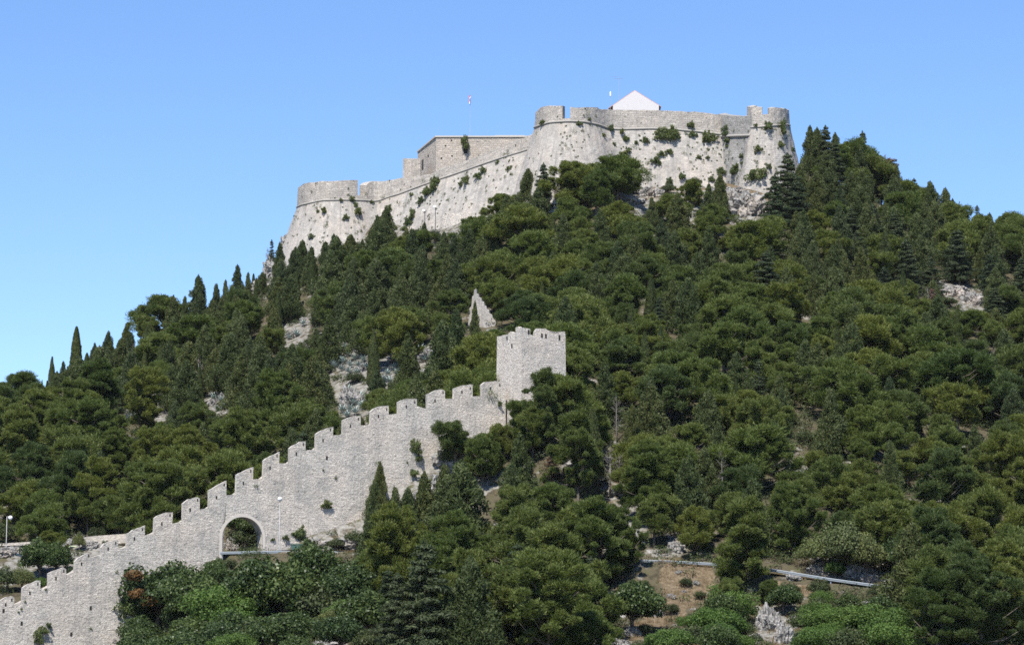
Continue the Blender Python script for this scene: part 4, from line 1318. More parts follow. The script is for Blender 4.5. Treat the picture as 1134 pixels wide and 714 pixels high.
rocks = [(752, 633, 4, 2.5, ''), (772, 646, 4, 3, ''), (743, 660, 5, 3, ''), (730, 680, 6, 4, ''), (758, 655, 3, 2, ''), (872, 650, 6, 4, ''), (860, 657, 4, 3, ''), (824, 226, 20, 15, 'broad'), (806, 218, 12, 9, ''), (842, 232, 13, 10, ''), (818, 212, 11, 6, ''), (835, 218, 8, 6, ''), (800, 211, 14, 7, ''), (560, 250 + 4, 9, 5, ''), (288, 298, 12, 9, ''), (301, 283, 12, 12, ''), (276, 306, 7, 6, ''), (318, 268, 10, 12, ''), (1058, 322, 14, 9, ''), (1076, 332, 12, 9, ''), (1040, 316, 7, 5, ''),
         (852, 688, 15, 17, ''), (868, 704, 12, 14, ''), (838, 706, 7, 6, ''), (356, 716, 24, 8, ''), (500, 505, 22, 16, ''), (480, 540, 14, 14, ''), (462, 552, 10, 9, ''), (447, 586, 13, 9, ''), (410, 595, 17, 8, ''), (395, 603, 20, 7, ''), (350, 603, 14, 6, ''),
         (575, 497, 12, 7, ''), (545, 518, 9, 6, ''), (565, 532, 9, 6, ''), (690, 545, 16, 6, ''), (682, 522, 8, 12, ''), (760, 597, 12, 6, ''), (748, 606, 9, 7, ''), (950, 632, 17, 8, ''), (985, 608, 6, 9, ''), (962, 640, 10, 6, ''), (905, 630, 11, 6, ''), (692, 596, 14, 8, ''), (535, 598, 6, 9, ''),
         (388, 440, 12, 13, ''), (374, 392, 14, 9, ''), (401, 408, 7, 6, ''), (440, 395, 10, 8, ''), (470, 394, 9, 9, ''), (236, 446, 6, 5, ''), (246, 440, 6, 5, ''), (250, 450, 4, 3, ''), (322, 371, 8, 5, ''), (338, 354, 6, 4, ''), (150, 461, 5, 3.5, ''), (160, 457, 6, 4, ''), (172, 461, 4, 3, ''), (75, 425, 6, 4, ''), (14, 456, 7, 5, ''), (30, 457, 6, 3, ''),
         (905, 345, 9, 9, ''), (878, 300, 10, 6, ''), (815, 245, 8, 5, ''), (700, 222, 12, 5, ''), (720, 213, 13, 9, ''), (655, 290, 5, 6, ''), (715, 265, 5, 5, ''), (510, 270, 4, 7, ''), (530, 262, 5, 5, ''), (8, 617, 12, 7, ''), (18, 610, 9, 6, ''), (78, 600, 8, 5, ''), (256, 603, 9, 8, ''), (100, 604, 10, 5, ''),
         (940, 210 + 6, 6, 5, ''), (896, 178, 9, 6, ''), (640, 418, 9, 6, ''), (1060, 705, 9, 7, ''), (1072, 690, 6, 6, ''), (680, 712, 20, 6, ''), (700, 700, 8, 6, ''), (500, 703, 5, 9, ''), (560, 690, 6, 7, ''), (610, 703, 8, 5, ''), (880, 640, 8, 4, ''), (130, 712, 9, 6, ''), (605, 437, 9, 6, ''), (930, 703, 8, 7, '')]
for i, (px, py, hw, hh, wd3) in enumerate(rocks):
    behind_arch = 250 < px < 275 and 580 < py < 610
    q = hit(px, py + hh * .55, y0=360 if behind_arch or (px < 130 and 590 < py < 625) else 296)
    s = q.y / F
    o = link('limestone_outcrop', ROCKM[i % 6])
    rw_, rh_ = hw * s * 1.15, hh * s * 1.35
    o.location = q + Vector((0, rw_ * .25, rh_ * .15))
    o.scale = (rw_, rw_ * .8, rh_)
    o.rotation_euler = (random.uniform(-.2, .2), random.uniform(-.2, .2), random.uniform(0, 6.28) if hw < 1.3 * hh else random.choice((0, math.pi)) + random.uniform(-.2, .2))
    put_item(o, ('broad ' if hw > 18 else 'small ' if hw < 8 else '') + ('jagged' if hh > hw else 'pale grey'), 'rock', px, py, 'limestone outcrop')
    tag(o, group='limestone rocks on the hillside')

# ---------------------------------------------------------------- bushes that grow out of the masonry (found by casting sight lines)
bpy.data.objects['haze'].hide_set(True) if False else None
bpy.context.view_layer.update()
DG = bpy.context.evaluated_depsgraph_get()
BUSHM = [bush(60 + i) for i in range(5)]
wb = [(359, 233.6, 4.5), (352, 234, 2.5), (383, 240.7, 5), (396, 234, 6), (394, 227, 3.5), (390, 221, 4), (377.6, 221.6, 2.5), (345, 262, 4.5), (389.6, 269, 4), (457, 238, 5.5), (452, 246, 6), (448, 254, 5), (411.5, 223.7, 3), (456, 215, 3), (430, 231, 5), (480, 206, 7), (473, 213, 7), (466, 222, 6), (485, 200, 5), (516, 200, 6), (510, 205, 4), (535, 189, 5), (530, 195, 5.5), (563.6, 186, 4), (551, 180, 3), (515, 160.5, 7),
      (601, 136.5, 4.5), (641, 137, 4), (652.7, 132, 3), (676.6, 142, 4.5), (688.6, 146.4, 4), (693, 154, 4.5), (691.5, 172, 7), (696, 166, 5), (714, 156, 5), (734, 150, 9), (745, 150, 10), (727, 178, 6.5), (733, 170, 5.5), (704, 158, 2.8), (680, 160, 2.5), (765.4, 139, 5), (766.8, 149, 5.5), (782.3, 152, 7), (790, 153, 5.5), (804, 146.6, 5.5), (806, 156, 4.5), (805, 162, 3), (851.5, 138.8, 7), (866, 142, 7), (877, 141, 4.5), (864.9, 160.7, 4.5), (839.5, 165, 5.5), (821, 173, 4), (822, 181, 2.5), (798.6, 190, 5), (813, 190, 6.5), (816, 184, 4),
      (837, 193, 11), (851.5, 184.7, 4), (774, 174.8, 3.2), (783.7, 174.8, 2.8), (742, 168, 4.5), (877.6, 165.6, 4.5), (837, 139.5, 3), (788, 199, 4), (755, 196, 5), (741, 201, 6), (745, 142, 3), (668, 150, 3),
      (362, 559.5, 6), (333, 592.5, 7), (317, 595, 4), (326, 591, 3.5), (553.5, 447, 3.5), (460, 497, 7), (464, 508, 5), (458, 524, 6), (48, 697, 6), (42, 706, 7), (54, 693, 4), (340, 600, 5), (415, 575, 5), (302, 597, 2.5)]
for i, (px, py, rp) in enumerate(wb):
    r = ray(px, py).normalized()
    ok, loc, nor, _i, ob, _m = SC.ray_cast(DG, CAMP, r)
    if not ok: continue
    rad = rp * loc.y / F * 1.15
    o = link('wall_shrub', BUSHM[i % 5])
    o.location = loc - r * rad * .3
    hang = 1.5 if rp in (5.5, 7) and i % 2 else 1.0
    o.scale = (rad, rad * .8, rad * hang)
    o.rotation_euler = (0, 0, random.uniform(0, 6.28))
    put_item(o, random.choice(('tufted', 'round', 'ragged')) + (' large' if rp >= 9 else ' small' if rp < 4 else ''), 'shrub', px, py, 'shrub ' + ('on the fortress' if py < 290 and py > 0 and px < 890 and py < 210 + (60 if px < 600 else 0) else 'by the lower wall'))
    tag(o, group='shrubs rooted in the masonry')

# tiny weeds in the joints of the ramparts and lower wall (uncountable)
ch = []
r = np.random.default_rng(31)
for it in range(2600):
    if r.random() < .78:
        px, py = r.uniform(312, 884), r.uniform(120, 275)
    else: px, py = r.uniform(0, 600), r.uniform(440, 714)
    if r.random() > .35 + .65 * float(vnoise(px * .05, py * .09, 2.0) > .05): continue
    d = ray(px, py).normalized()
    ok, loc, nor, _i, ob, _m = SC.ray_cast(DG, CAMP, d)
    if not ok or ob.name.split('.')[0] not in ('rampart_face', 'parapet', 'wall_body', 'tower_body') or nor.z > .75: continue
    if ob.name.startswith(('parapet', 'tower', 'wall_body')) and r.random() < .8: continue
    s = r.choice([.13, .2, .32, .5], p=[.42, .33, .18, .07])
    ch.append(clump(loc - d * s * .3, (s * 1.1, s * .7, s * r.uniform(.7, 1.5)), int(26 + 90 * s), r, .16, .07, -.9, .7))
o = link('wall_weeds', fol_mesh('wall_weeds', ch, M['wallbush'])); tag(o, 'small green weeds sprouting from joints in the old masonry', 'weeds', None, 'stuff')

# ---------------------------------------------------------------- agaves
AGM = [agave(i) for i in range(4)]
ag = [(370, 403), (378, 406), (386, 409), (395, 410), (402, 396), (383, 384), (361, 400), (379, 452), (400, 446), (392, 434), (385, 430), (384, 458), (436, 404), (425, 418), (440, 412), (462, 392), (484, 390), (320, 371), (328, 368), (336, 356), (143, 461), (165, 460), (368, 385), (376, 388), (385, 390), (393, 394), (380, 398), (388, 402), (397, 402), (372, 396), (365, 392), (404, 405), (383, 441), (391, 444), (398, 438), (388, 450), (394, 454), (429, 411), (431, 420), (466, 385), (474, 388), (470, 396), (478, 394), (147, 456), (154, 453), (161, 455), (168, 452), (158, 461), (150, 463), (175, 455), (237, 438), (245, 441), (240, 450), (248, 448), (590, 372 + 8), (1090, 348), (812, 428), (817, 436), (70, 592), (88, 597), (402, 448)]
for i, (px, py) in enumerate(ag):
    q = hit(px, py + 5)
    o = link('agave', AGM[i % 4]); k = random.uniform(.85, 1.2)
    o.location = q + Vector((0, -.25, .1)); o.scale = (k, k, k * 1.1); o.rotation_euler = (random.uniform(-.15, .15), random.uniform(-.15, .15), random.uniform(0, 6))
    put_item(o, random.choice(('grey green spiky', 'pale blue green spiky', 'spiky')), 'agave', px, py, 'agave rosette')
    tag(o, group='agaves among the limestone rocks')

# ---------------------------------------------------------------- trees
KIND = {}
KIND['pine'] = [pine(100 + i, Ht=h, R=R, n=n, base=b) for i, (h, R, n, b) in enumerate([(7.5, 3.9, 38, .2), (8, 3.6, 34, .26), (7, 4.1, 42, .18), (8.5, 3.9, 40, .3), (7.2, 3.5, 34, .16), (9, 4.1, 46, .24), (6.6, 3.8, 36, .12), (8, 4.0, 42, .2), (7, 3.3, 30, .2), (8.5, 3.5, 22, .42), (9, 3.3, 24, .46)])]
KIND['tallpine'] = [pine(140 + i, Ht=11, R=4.0, n=52, base=.14, flat=.55) for i in range(3)]
KIND['cypress'] = [cypress(200 + i, Ht=h, R=R) for i, (h, R) in enumerate([(9, 1.0), (8, 1.15), (10, 1.2)])]
KIND['spread'] = [spreading_cypress(300 + i, Ht=h, R=R, n=n) for i, (h, R, n) in enumerate([(9, 2.5, 70), (8, 2.7, 76), (9, 2.3, 64), (7.5, 2.6, 62), (9, 3.1, 88)])]
KIND['cedar'] = [cedar(400 + i, Ht=h, R=R) for i, (h, R) in enumerate([(10, 3.0), (9, 2.6), (11, 3.3)])]
KIND['sparse'] = [cedar(420 + i, Ht=9, R=2.0, n=44, per=150, base=.25) for i in range(2)]
KIND['fig'] = [broadleaf(500 + i, rust=(i == 0)) for i in range(3)]
KIND['bright'] = [broadleaf(520 + i, mat='bright', l=.2, w=.12, Ht=4, R=2.6) for i in range(2)]
KIND['light'] = [broadleaf(540 + i, mat='light', l=.2, w=.12, Ht=4.5, R=2.7) for i in range(2)]
KIND['shrub'] = [broadleaf(560 + i, mat='scrub', l=.22, w=.12, Ht=2.6, R=1.9, n=26, per=240) for i in range(3)]
KIND['dead'] = [bare(600, 8, 2.0, leafy=110)]
KIND['bare'] = [bare(610, 7, 1.8), bare(611, 6.5, 1.6)]
META = {'pine': ('pine_tree', 'pine'), 'tallpine': ('pine_tree', 'pine'), 'cypress': ('cypress_tree', 'cypress'), 'spread': ('spreading_cypress', 'cypress'), 'cedar': ('cedar_tree', 'conifer'), 'sparse': ('sparse_conifer', 'conifer'),
        'fig': ('broadleaf_tree', 'tree'), 'bright': ('broadleaf_tree', 'tree'), 'light': ('broadleaf_tree', 'tree'), 'shrub': ('hillside_shrub', 'shrub'), 'dead': ('dead_conifer', 'conifer'), 'bare': ('bare_tree', 'tree')}
GROUPS = {'pine': 'pines of the hillside wood', 'tallpine': 'pines of the hillside wood', 'cypress': 'columnar cypresses on the hill', 'spread': 'dark cypresses of the hillside wood', 'cedar': 'dark tiered conifers on the hill', 'sparse': 'thin conifers on the skyline', 'fig': 'leafy trees below the road', 'bright': 'leafy trees below the road', 'light': 'leafy trees below the road', 'shrub': 'shrubs on the hillside', 'dead': 'dead trees on the hill', 'bare': 'dead trees on the hill'}
TREES = []                                   # chosen: (kind, variant, base point, height, width factor)


def put_tree(kind, q, h, wf=1.0, var=None, front=False):
    v = random.randrange(1 if kind == 'fig' else 0, len(KIND[kind])) if var is None else var
    TREES.append((kind, v, Vector(q), h, wf, front))


def by_top(kind, px, ptop, h, wf=1.0, var=None, y0=296.0):
    """A tree h metres tall whose tip reaches photo pixel (px, ptop)."""
    put_tree(kind, hit(px, ptop, h, y0), h, wf, var, True)


# trees that can be told apart in the photo: kind, tip x, tip y, height in m, width factor
for a_ in [('cypress', 85, 358, 9.5, .85), ('cypress', 58, 390, 6, .9), ('cypress', 47, 409, 2.6, .8), ('cypress', 34, 412, 2.2, .8), ('cypress', 39, 414, 2, .8), ('pine', 20, 413, 6, 1.1), ('pine', 185, 320, 7.5, 1.1), ('pine', 160, 345, 7, 1),
           ('spread', 220, 308, 9, .8), ('spread', 240, 310, 7, .8), ('spread', 263, 293, 7.5, .8), ('sparse', 262, 291, 7, .8), ('cypress', 281, 286, 4, 1.1), ('sparse', 301, 264, 6, .7), ('bare', 296, 263, 6, .8), ('spread', 310, 270, 6.5, .8), ('spread', 335, 268, 6.5, .9), ('spread', 370, 262, 7, .8), ('spread', 345, 276, 7, 1), ('spread', 390, 275, 6, 1), ('spread', 428, 232, 7, 1.05), ('spread', 418, 240, 6, .9), ('pine', 408, 278, 6, 1), ('pine', 445, 262, 6, 1), ('pine', 468, 258, 6, 1), ('spread', 470, 248, 5, .9),
           ('pine', 560, 214, 6, 1.05), ('pine', 530, 240, 6.5, 1), ('cedar', 602, 183, 9, .7), ('spread', 585, 190, 8, 1.0), ('pine', 640, 178, 8.5, 1.15), ('pine', 683, 172, 9, 1.15), ('pine', 660, 190, 8.5, 1.1), ('pine', 575, 225, 7, 1.1), ('spread', 596, 210, 8.5, 1), ('pine', 745, 215, 6, 1), ('spread', 797, 195, 7.5, .75), ('spread', 785, 205, 6, 1), ('pine', 765, 200, 5, 1), ('spread', 722, 220, 5, 1), ('pine', 700, 240, 6.5, 1.1),
           ('cedar', 872, 172, 11, 1.0), ('cedar', 858, 196, 9, .9), ('cedar', 914, 135, 10, .75), ('spread', 897, 138, 9, .85), ('spread', 925, 150, 9, .9), ('cedar', 955, 148, 11, .62), ('cedar', 975, 165, 9, .8), ('dead', 986, 156, 10, 1.1), ('bare', 980, 150, 10, .6), ('sparse', 1004, 184, 6, .9), ('cypress', 1041, 199, 5, 1.1), ('spread', 1055, 222, 6, .9), ('sparse', 1082, 229, 7, .75), ('pine', 1115, 238, 6.5, 1.1), ('pine', 1075, 245, 6.5, 1), ('pine', 1022, 205, 7, 1), ('pine', 940, 163, 7, 1.0), ('pine', 1000, 200, 7, 1.1), ('pine', 1130, 262, 7, 1.1), ('spread', 886, 185, 7, .9),
           ('cypress', 414, 366, 9, 1.0), ('spread', 452, 372, 9, .9), ('spread', 505, 345, 10, .9), ('spread', 490, 360, 10, .9), ('pine', 445, 342, 9, 1.05), ('pine', 415, 352, 8, .9), ('pine', 515, 412, 5, 1.2), ('pine', 475, 418, 5, 1.1), ('spread', 320, 405, 10, 1.0), ('spread', 345, 400, 10, 1.0), ('spread', 300, 420, 9, 1.0), ('cypress', 927, 362, 6.5, 1.3), ('cypress', 749, 386, 6, 1.2), ('cypress', 815, 420, 4.5, 1.2), ('spread', 795, 470, 7, .9), ('cypress', 656, 455, 9, 1.1), ('bare', 221, 398, 7, .9), ('bare', 686, 505, 5, 1), ('bare', 675, 498, 6, 1), ('bare', 683, 440, 6, .8),
           ('tallpine', 606, 408, 10.5, .75, None, 352), ('pine', 938, 158, 8.5, 1.1), ('spread', 953, 165, 9, .85), ('pine', 968, 172, 8.5, 1.1), ('spread', 992, 178, 9, .8), ('cedar', 1012, 192, 8, .8), ('spread', 1030, 204, 8, .9), ('spread', 1047, 212, 8, .8), ('pine', 1062, 226, 8, 1.1), ('spread', 1096, 238, 7, .9), ('pine', 1122, 240, 8, 1.1), ('spread', 905, 140, 9, .9), ('spread', 120, 370, 7, .65), ('spread', 140, 356, 7, .65), ('spread', 105, 382, 6, .65), ('spread', 205, 330, 7, .65), ('spread', 250, 312, 7, .6), ('spread', 70, 402, 6, .7), ('spread', 275, 304, 7, .6), ('pine', 628, 420, 7, 1.2, 0), ('pine', 578, 446, 5, 1.1), ('spread', 526, 337, 9, .5), ('spread', 410, 562, 8, .75, None, 335), ('spread', 437, 545, 10, .65, None, 335), ('tallpine', 427, 572, 10, .9, None, 330), ('spread', 470, 528, 10, .9, None, 335), ('spread', 452, 545, 9, .8, None, 335), ('shrub', 760, 640, 1.1, 1, None, 325), ('shrub', 776, 654, 1.0, 1, None, 322), ('shrub', 744, 668, 1.3, 1, None, 318), ('shrub', 716, 690, 1.3, 1, None, 312), ('pine', 505, 470, 6.5, 1.1, None, 344), ('pine', 535, 482, 6, .9, None, 346), ('pine', 555, 470, 5, .8, None, 352), ('dead', 1032, 320, 6, .8), ('dead', 610, 505, 4, 1.2), ('bare', 1028, 318, 5, .9), ('bare', 150, 380, 6, .9), ('bare', 800, 500, 6, .8), ('spread', 885, 250, 8, .8), ('spread', 930, 230, 9, .8), ('spread', 900, 270, 8, .8), ('cypress', 1000, 300, 8, 1.1), ('spread', 980, 260, 8, .8), ('sparse', 840, 400, 7, 1), ('spread', 700, 450, 7, .8), ('spread', 780, 500, 7.5, .9), ('sparse', 730, 330, 6.5, .9), ('spread', 865, 430, 6.5, .8), ('spread', 985, 490, 7.5, .8), ('cypress', 1075, 400, 6, 1.2), ('tallpine', 640, 455, 11, .9), ('pine', 590, 450, 7, 1), ('tallpine', 570, 560, 12, 1.0), ('tallpine', 620, 580, 12, 1.1), ('tallpine', 665, 550, 11, 1.0), ('spread', 510, 520, 12, 1.1), ('spread', 494, 535, 11, 1.1), ('spread', 421, 514, 6.5, .6, None, 350), ('spread', 415, 535, 5, .8, None, 348), ('shrub', 397, 588, 2.2, 1, None, 349), ('shrub', 372, 596, 1.5, 1.2, None, 349), ('shrub', 425, 578, 2.0, 1, None, 352), ('shrub', 458, 560, 1.8, .9, None, 354), ('light', 484, 525, 2.2, .8, None, 358), ('shrub', 470, 538, 1.6, .9, None, 356), ('shrub', 520, 500, 2.0, 1, None, 360), ('light', 440, 588, 2, .9, None, 350), ('tallpine', 448, 560, 12.5, .95), ('tallpine', 820, 552, 10.5, 1.05), ('tallpine', 725, 490, 10, 1.1), ('tallpine', 690, 560, 8, .8), ('tallpine', 880, 575, 9, .9, None, 340), ('tallpine', 1085, 620, 10, 1.1), ('tallpine', 1120, 560, 11, 1.0), ('tallpine', 1040, 560, 11, 1.1), ('tallpine', 1043, 640, 9, 1), ('spread', 1010, 585, 10, 1), ('spread', 520, 632, 10, 1), ('cedar', 470, 615, 12, 1), ('cedar', 440, 640, 9, .9), ('pine', 650, 640, 7, 1.1), ('pine', 590, 650, 7, 1.1),
           ('fig', 280, 572, 6, .6, 1, 361.5), ('fig', 262, 570, 6, .6, 2, 365.0), ('shrub', 272, 590, 3, .8, 1, 361), ('tallpine', 30, 488, 10, 1, None, 377), ('tallpine', 75, 498, 10, 1, None, 377), ('tallpine', 118, 505, 10, 1, None, 377), ('tallpine', 152, 510, 9, 1, None, 375), ('pine', 52, 545, 6, 1, None, 377), ('pine', 98, 548, 6, 1, None, 376.5), ('pine', 132, 553, 5, 1, None, 375), ('shrub', 110, 585, 2, 1, None, 375), ('shrub', 60, 588, 2, 1, None, 376), ('fig', 175, 616, 9.2, 1.0, 0), ('fig', 150, 650, 6, .85, 1), ('fig', 285, 612, 8.5, 1.0, 1), ('fig', 345, 596, 7.5, .85, 2), ('fig', 390, 618, 7, .9, 1), ('bright', 250, 640, 7, 1.0, 0), ('bright', 265, 668, 5, 1.0, 1), ('fig', 215, 625, 8, .9, 2), ('fig', 315, 620, 8.5, 1, 1), ('shrub', 360, 650, 5, 1), ('shrub', 330, 672, 4, 1.1), ('fig', 210, 678, 4, 1, 2), ('light', 372, 668, 4, .9), ('fig', 405, 650, 6, 1, 2), ('shrub', 290, 680, 4, 1.1),
           ('light', 940, 580, 6.5, 1.1, None, 334), ('light', 912, 592, 5, 1, None, 336), ('bright', 925, 618, 2.5, .7, None, 333), ('light', 960, 590, 5.5, .9, 1, 333), ('fig', 700, 640, 6, 1, 1), ('bright', 740, 690, 3.5, 1.1), ('bright', 795, 665, 4.5, 1.1), ('bright', 815, 650, 4.5, .9), ('bright', 950, 662, 4.5, 1.2), ('bright', 985, 668, 4.5, 1.1), ('bright', 920, 668, 4, 1.2), ('shrub', 907, 641, 2.2, .8), ('shrub', 975, 646, 1.8, 1), ('bright', 900, 690, 3.5, 1), ('fig', 795, 690, 4, 1, 2), ('shrub', 760, 690, 3, 1), ('bright', 985, 690, 4, 1.2), ('shrub', 935, 695, 3, 1.2), ('tallpine', 808, 640, 5, .9)]:
    by_top(*a_)
for px, pt, h, k, wf in ((45, 594, 5.2, 'fig', .85), (62, 598, 4.5, 'fig', .8), (25, 630, 3.2, 'light', .8), (8, 640, 3, 'shrub', 1), (45, 640, 2, 'bright', .7), (88, 588, 2.6, 'light', .5)):
    by_top(k, px, pt, h, wf, None, 347.5)

# what the photo shows bare: (polygon, distance of what it shows)
CLEAR = [([(0, 655), (50, 625), (160, 575), (230, 540), (350, 475), (440, 440), (500, 425), (548, 418), (549, 362), (627, 362), (628, 412), (600, 418), (578, 445), (560, 470), (500, 465), (472, 480), (470, 520), (440, 560), (405, 575), (390, 606), (320, 612), (240, 616), (150, 630), (125, 655), (132, 714), (0, 714)], 340.0),
         ([(308, 272), (328, 195), (400, 192), (445, 172), (485, 145), (590, 112), (877, 114), (885, 170), (865, 180), (850, 196), (815, 200), (800, 205), (770, 195), (725, 205), (703, 190), (690, 168), (640, 176), (600, 186), (570, 200), (540, 236), (495, 258), (440, 250), (425, 232), (400, 262), (372, 264), (345, 268)], 530.0),
         ([(688, 200), (725, 205), (800, 205), (850, 215), (850, 240), (815, 244), (795, 225), (745, 215), (705, 238)], 490.0),
         ([(728, 618), (795, 620), (786, 650), (765, 672), (730, 698), (690, 714), (672, 714), (716, 680), (737, 650)], 336.0), ([(845, 668), (870, 690), (875, 714), (845, 714), (838, 690)], 330.0),
         ([(735, 614), (800, 618), (860, 625), (1014, 647), (1014, 660), (860, 640), (800, 632), (735, 630)], 336.0), ([(366, 380), (408, 388), (405, 412), (372, 412)], 446.0), ([(374, 425), (402, 425), (404, 462), (376, 462)], 432.0), ([(142, 446), (182, 446), (182, 468), (142, 468)], 448.0),
         ([(228, 432), (254, 432), (254, 456), (228, 456)], 444.0), ([(1036, 310), (1086, 325), (1088, 346), (1068, 340)], 482.0), ([(428, 402), (480, 382), (480, 402), (434, 424)], 446.0), ([(316, 364), (344, 350), (342, 374), (314, 386)], 484.0),
         ([(512, 310), (540, 310), (564, 364), (520, 368)], 448.0), ([(676, 512), (704, 530), (708, 556), (676, 552)], 358.0), ([(0, 604), (30, 600), (28, 626), (0, 634)], 374.0), ([(68, 594), (140, 588), (136, 606), (88, 620), (70, 610)], 373.0), ([(354, 708), (380, 706), (392, 714), (332, 714)], 300.0),
         ([(945, 208), (952, 206), (952, 222), (944, 222)], 480.0), ([(740, 590), (775, 588), (780, 606), (736, 616)], 330.0), ([(-6, 562), (20, 562), (20, 608), (-6, 608)], 374.0), ([(930, 622), (985, 618), (985, 640), (935, 640)], 320.0)]
SKYX = [0, 12, 28, 45, 60, 72, 80, 110, 140, 160, 178, 195, 205, 215, 240, 262, 280, 300, 330, 880, 890, 905, 920, 935, 950, 965, 985, 1000, 1020, 1042, 1055, 1075, 1095, 1115, 1134]
SKYY = [416, 416, 414, 420, 408, 398, 392, 380, 362, 346, 326, 322, 338, 342, 326, 316, 306, 294, 262, 128, 160, 152, 152, 160, 160, 164, 178, 186, 204, 214, 224, 240, 244, 240, 240]


def crown_box(q, h, Rm):
    tx, tp, d = pix((q.x, q.y, q.z + h))
    return tx, tp, tp + h * F / d, Rm * F / d


def clear_ok(q, h, Rm):
    tx, tp, bt, w = crown_box(q, h, Rm)
    if tp < max(np.interp(tx - w * .3, SKYX, SKYY), np.interp(tx, SKYX, SKYY) , np.interp(tx + w * .3, SKYX, SKYY)) + 1 and not 330 < tx < 880: return False
    a = np.linspace(0, 2 * math.pi, 12, endpoint=False)
    xs = np.concatenate([tx + w * .95 * np.cos(a), [tx, tx, tx - w * .4, tx + w * .4]])
    ys = np.concatenate([(tp + bt) / 2 + (bt - tp) * .48 * np.sin(a), [(tp + bt) / 2, tp + 2, (tp + bt) / 2, (tp + bt) / 2]])
    for poly, Yp in CLEAR:
        if Yp == 340.0: Yp = 340.0 + 28 * max(0, min(tx, 550)) / 550 + 3 if tx < 540 else 376.0
        if q.y < Yp and inpoly(xs, ys, poly).any(): return False
    return True


def on_structure(x, y):
    pxx = W / 2 + F * x / (y * 1.03)
    if 325 < pxx < 880 and y > np.interp(pxx, [325, 400, 430, 585, 600, 680, 800, 880], [520, 515, 517, 497, 489, 494, 496, 490]): return True
    s = (Vector((x, y, 0)) - Vector((w0.x, w0.y, 0)))
    a, b = s.dot(wd_), -s.dot(wn)
    if -3 < a < wlen + 2 and -1.2 < b < TH + 1.2: return True
    if (Vector((x, y)) - Vector((cf.x + cen.x, cf.y + cen.y))).length < 5.5: return True
    for R_ in (A, B, D, Cc):
        for p, n in zip(R_.p[::3], R_.nrm[::3]):
            v = Vector((x - p.x, y - p.y, 0))
            if v.length < 9 and v.dot(n) < 5.5 : return True
    return False


def mix_at(px, py):
    u = random.random()
    if py > 610 and 690 < px < 1010: return 'shrub' if u < .35 else 'bright' if u < .6 else 'fig' if u < .75 else 'pine'
    if py > 600 and 120 < px < 420: return 'fig' if u < .5 else 'shrub' if u < .8 else 'bright'
    if py > 560 and px < 120: return 'pine' if u < .5 else 'shrub'
    if px < 560 and py < 300 + .0 * px: return 'spread' if u < .6 else 'pine'
    if px < 420 and 300 <= py < 455: return 'spread' if u < .68 else 'pine' if u < .93 else 'cypress'
    if px < 330 and py >= 455: return 'tallpine' if u < .6 else 'pine' if u < .92 else 'spread'
    if px > 1000 and py > 520: return 'tallpine' if u < .6 else 'pine'
    if py > 540 and 400 < px < 720: return 'tallpine' if u < .5 else 'pine' if u < .75 else 'spread' if u < .88 else 'cedar'
    if px < 560 and py < 420: return 'spread' if u < .5 else 'pine'
    if px > 840 and py < 340: return 'spread' if u < .42 else 'pine' if u < .86 else 'cedar'
    if py > 540 and px < 720: return 'pine' if u < .7 else 'spread' if u < .85 else 'cedar'
    return 'pine' if u < .83 else 'spread' if u < .955 else 'shrub' if u < .985 else 'cypress'


CELL = {}


def near(x, y, rad):
    i, j = int(x // 4), int(y // 4)
    for a in range(i - 2, i + 3):
        for b in range(j - 2, j + 3):
            for (u, v, rr) in CELL.get((a, b), ()):
                if (u - x) ** 2 + (v - y) ** 2 < (rad + rr) ** 2: return True
    return False


def claim(x, y, rad): CELL.setdefault((int(x // 4), int(y // 4)), []).append((x, y, rad))


SPACE = {'pine': 3.0, 'tallpine': 3.2, 'spread': 2.0, 'cypress': 1.3, 'cedar': 2.0, 'sparse': 1.2, 'fig': 1.9, 'bright': 1.6, 'light': 1.7, 'shrub': 1.4, 'dead': 1.2, 'bare': .6}
HT = {'pine': (5.0, 9.8), 'tallpine': (9, 12), 'spread': (6.0, 9.5), 'cypress': (5, 8), 'cedar': (7, 10), 'sparse': (6, 8), 'fig': (3.5, 5.5), 'bright': (2.5, 4), 'light': (3, 4), 'shrub': (1.6, 2.8), 'dead': (6, 8), 'bare': (5, 7)}
for k, v, q, h, wf, fr in TREES: claim(q.x, q.y, SPACE[k] * h / KIND[k][v][2] * .85)
for it in range(16000):
    Y = 298 + 215 * random.random() ** .8
    x = Y / F * random.uniform(-600, 600)
    z = float(ground(x, Y))
    px, py, d = pix((x, Y, z))
    if not (-25 < px < 1160 and 150 < py < 790): continue
    kind = mix_at(px, py - 20)
    lo, hi = HT[kind]
    h = (lo + (hi - lo) * random.random() ** (1.3 if kind == 'pine' else 1.0)) * (.96 if px > 560 else 1.0)
    if py - h * F / d > 712: continue
    if near(x, Y, SPACE[kind] * (h / 7.5 if kind == 'pine' else 1)): continue
    if on_structure(x, Y): continue
    if float(road_near(np.array([x]), np.array([Y]))[0][0]) < 3.4: continue
    v = random.randrange(len(KIND[kind]))
    Rm = KIND[kind][v][3] * h / KIND[kind][v][2]
    q = Vector((x, Y, z))
    ok = False
    for s in (1.0, .78, .6):
        if clear_ok(q, h * s, Rm * s): ok = True; break
    if not ok:
        if kind in ('pine', 'spread') and clear_ok(q, 1.6, 1.2): kind, h, v = 'shrub', 1.8, 0
        else: continue
    else: h *= s
    put_tree(kind, q, h, random.uniform(1.0, 1.25) if kind == 'pine' else random.uniform(.92, 1.14), v if kind != 'fig' or v else 1)
    claim(x, Y, SPACE[kind] * (h / 7.5 if kind == 'pine' else 1))

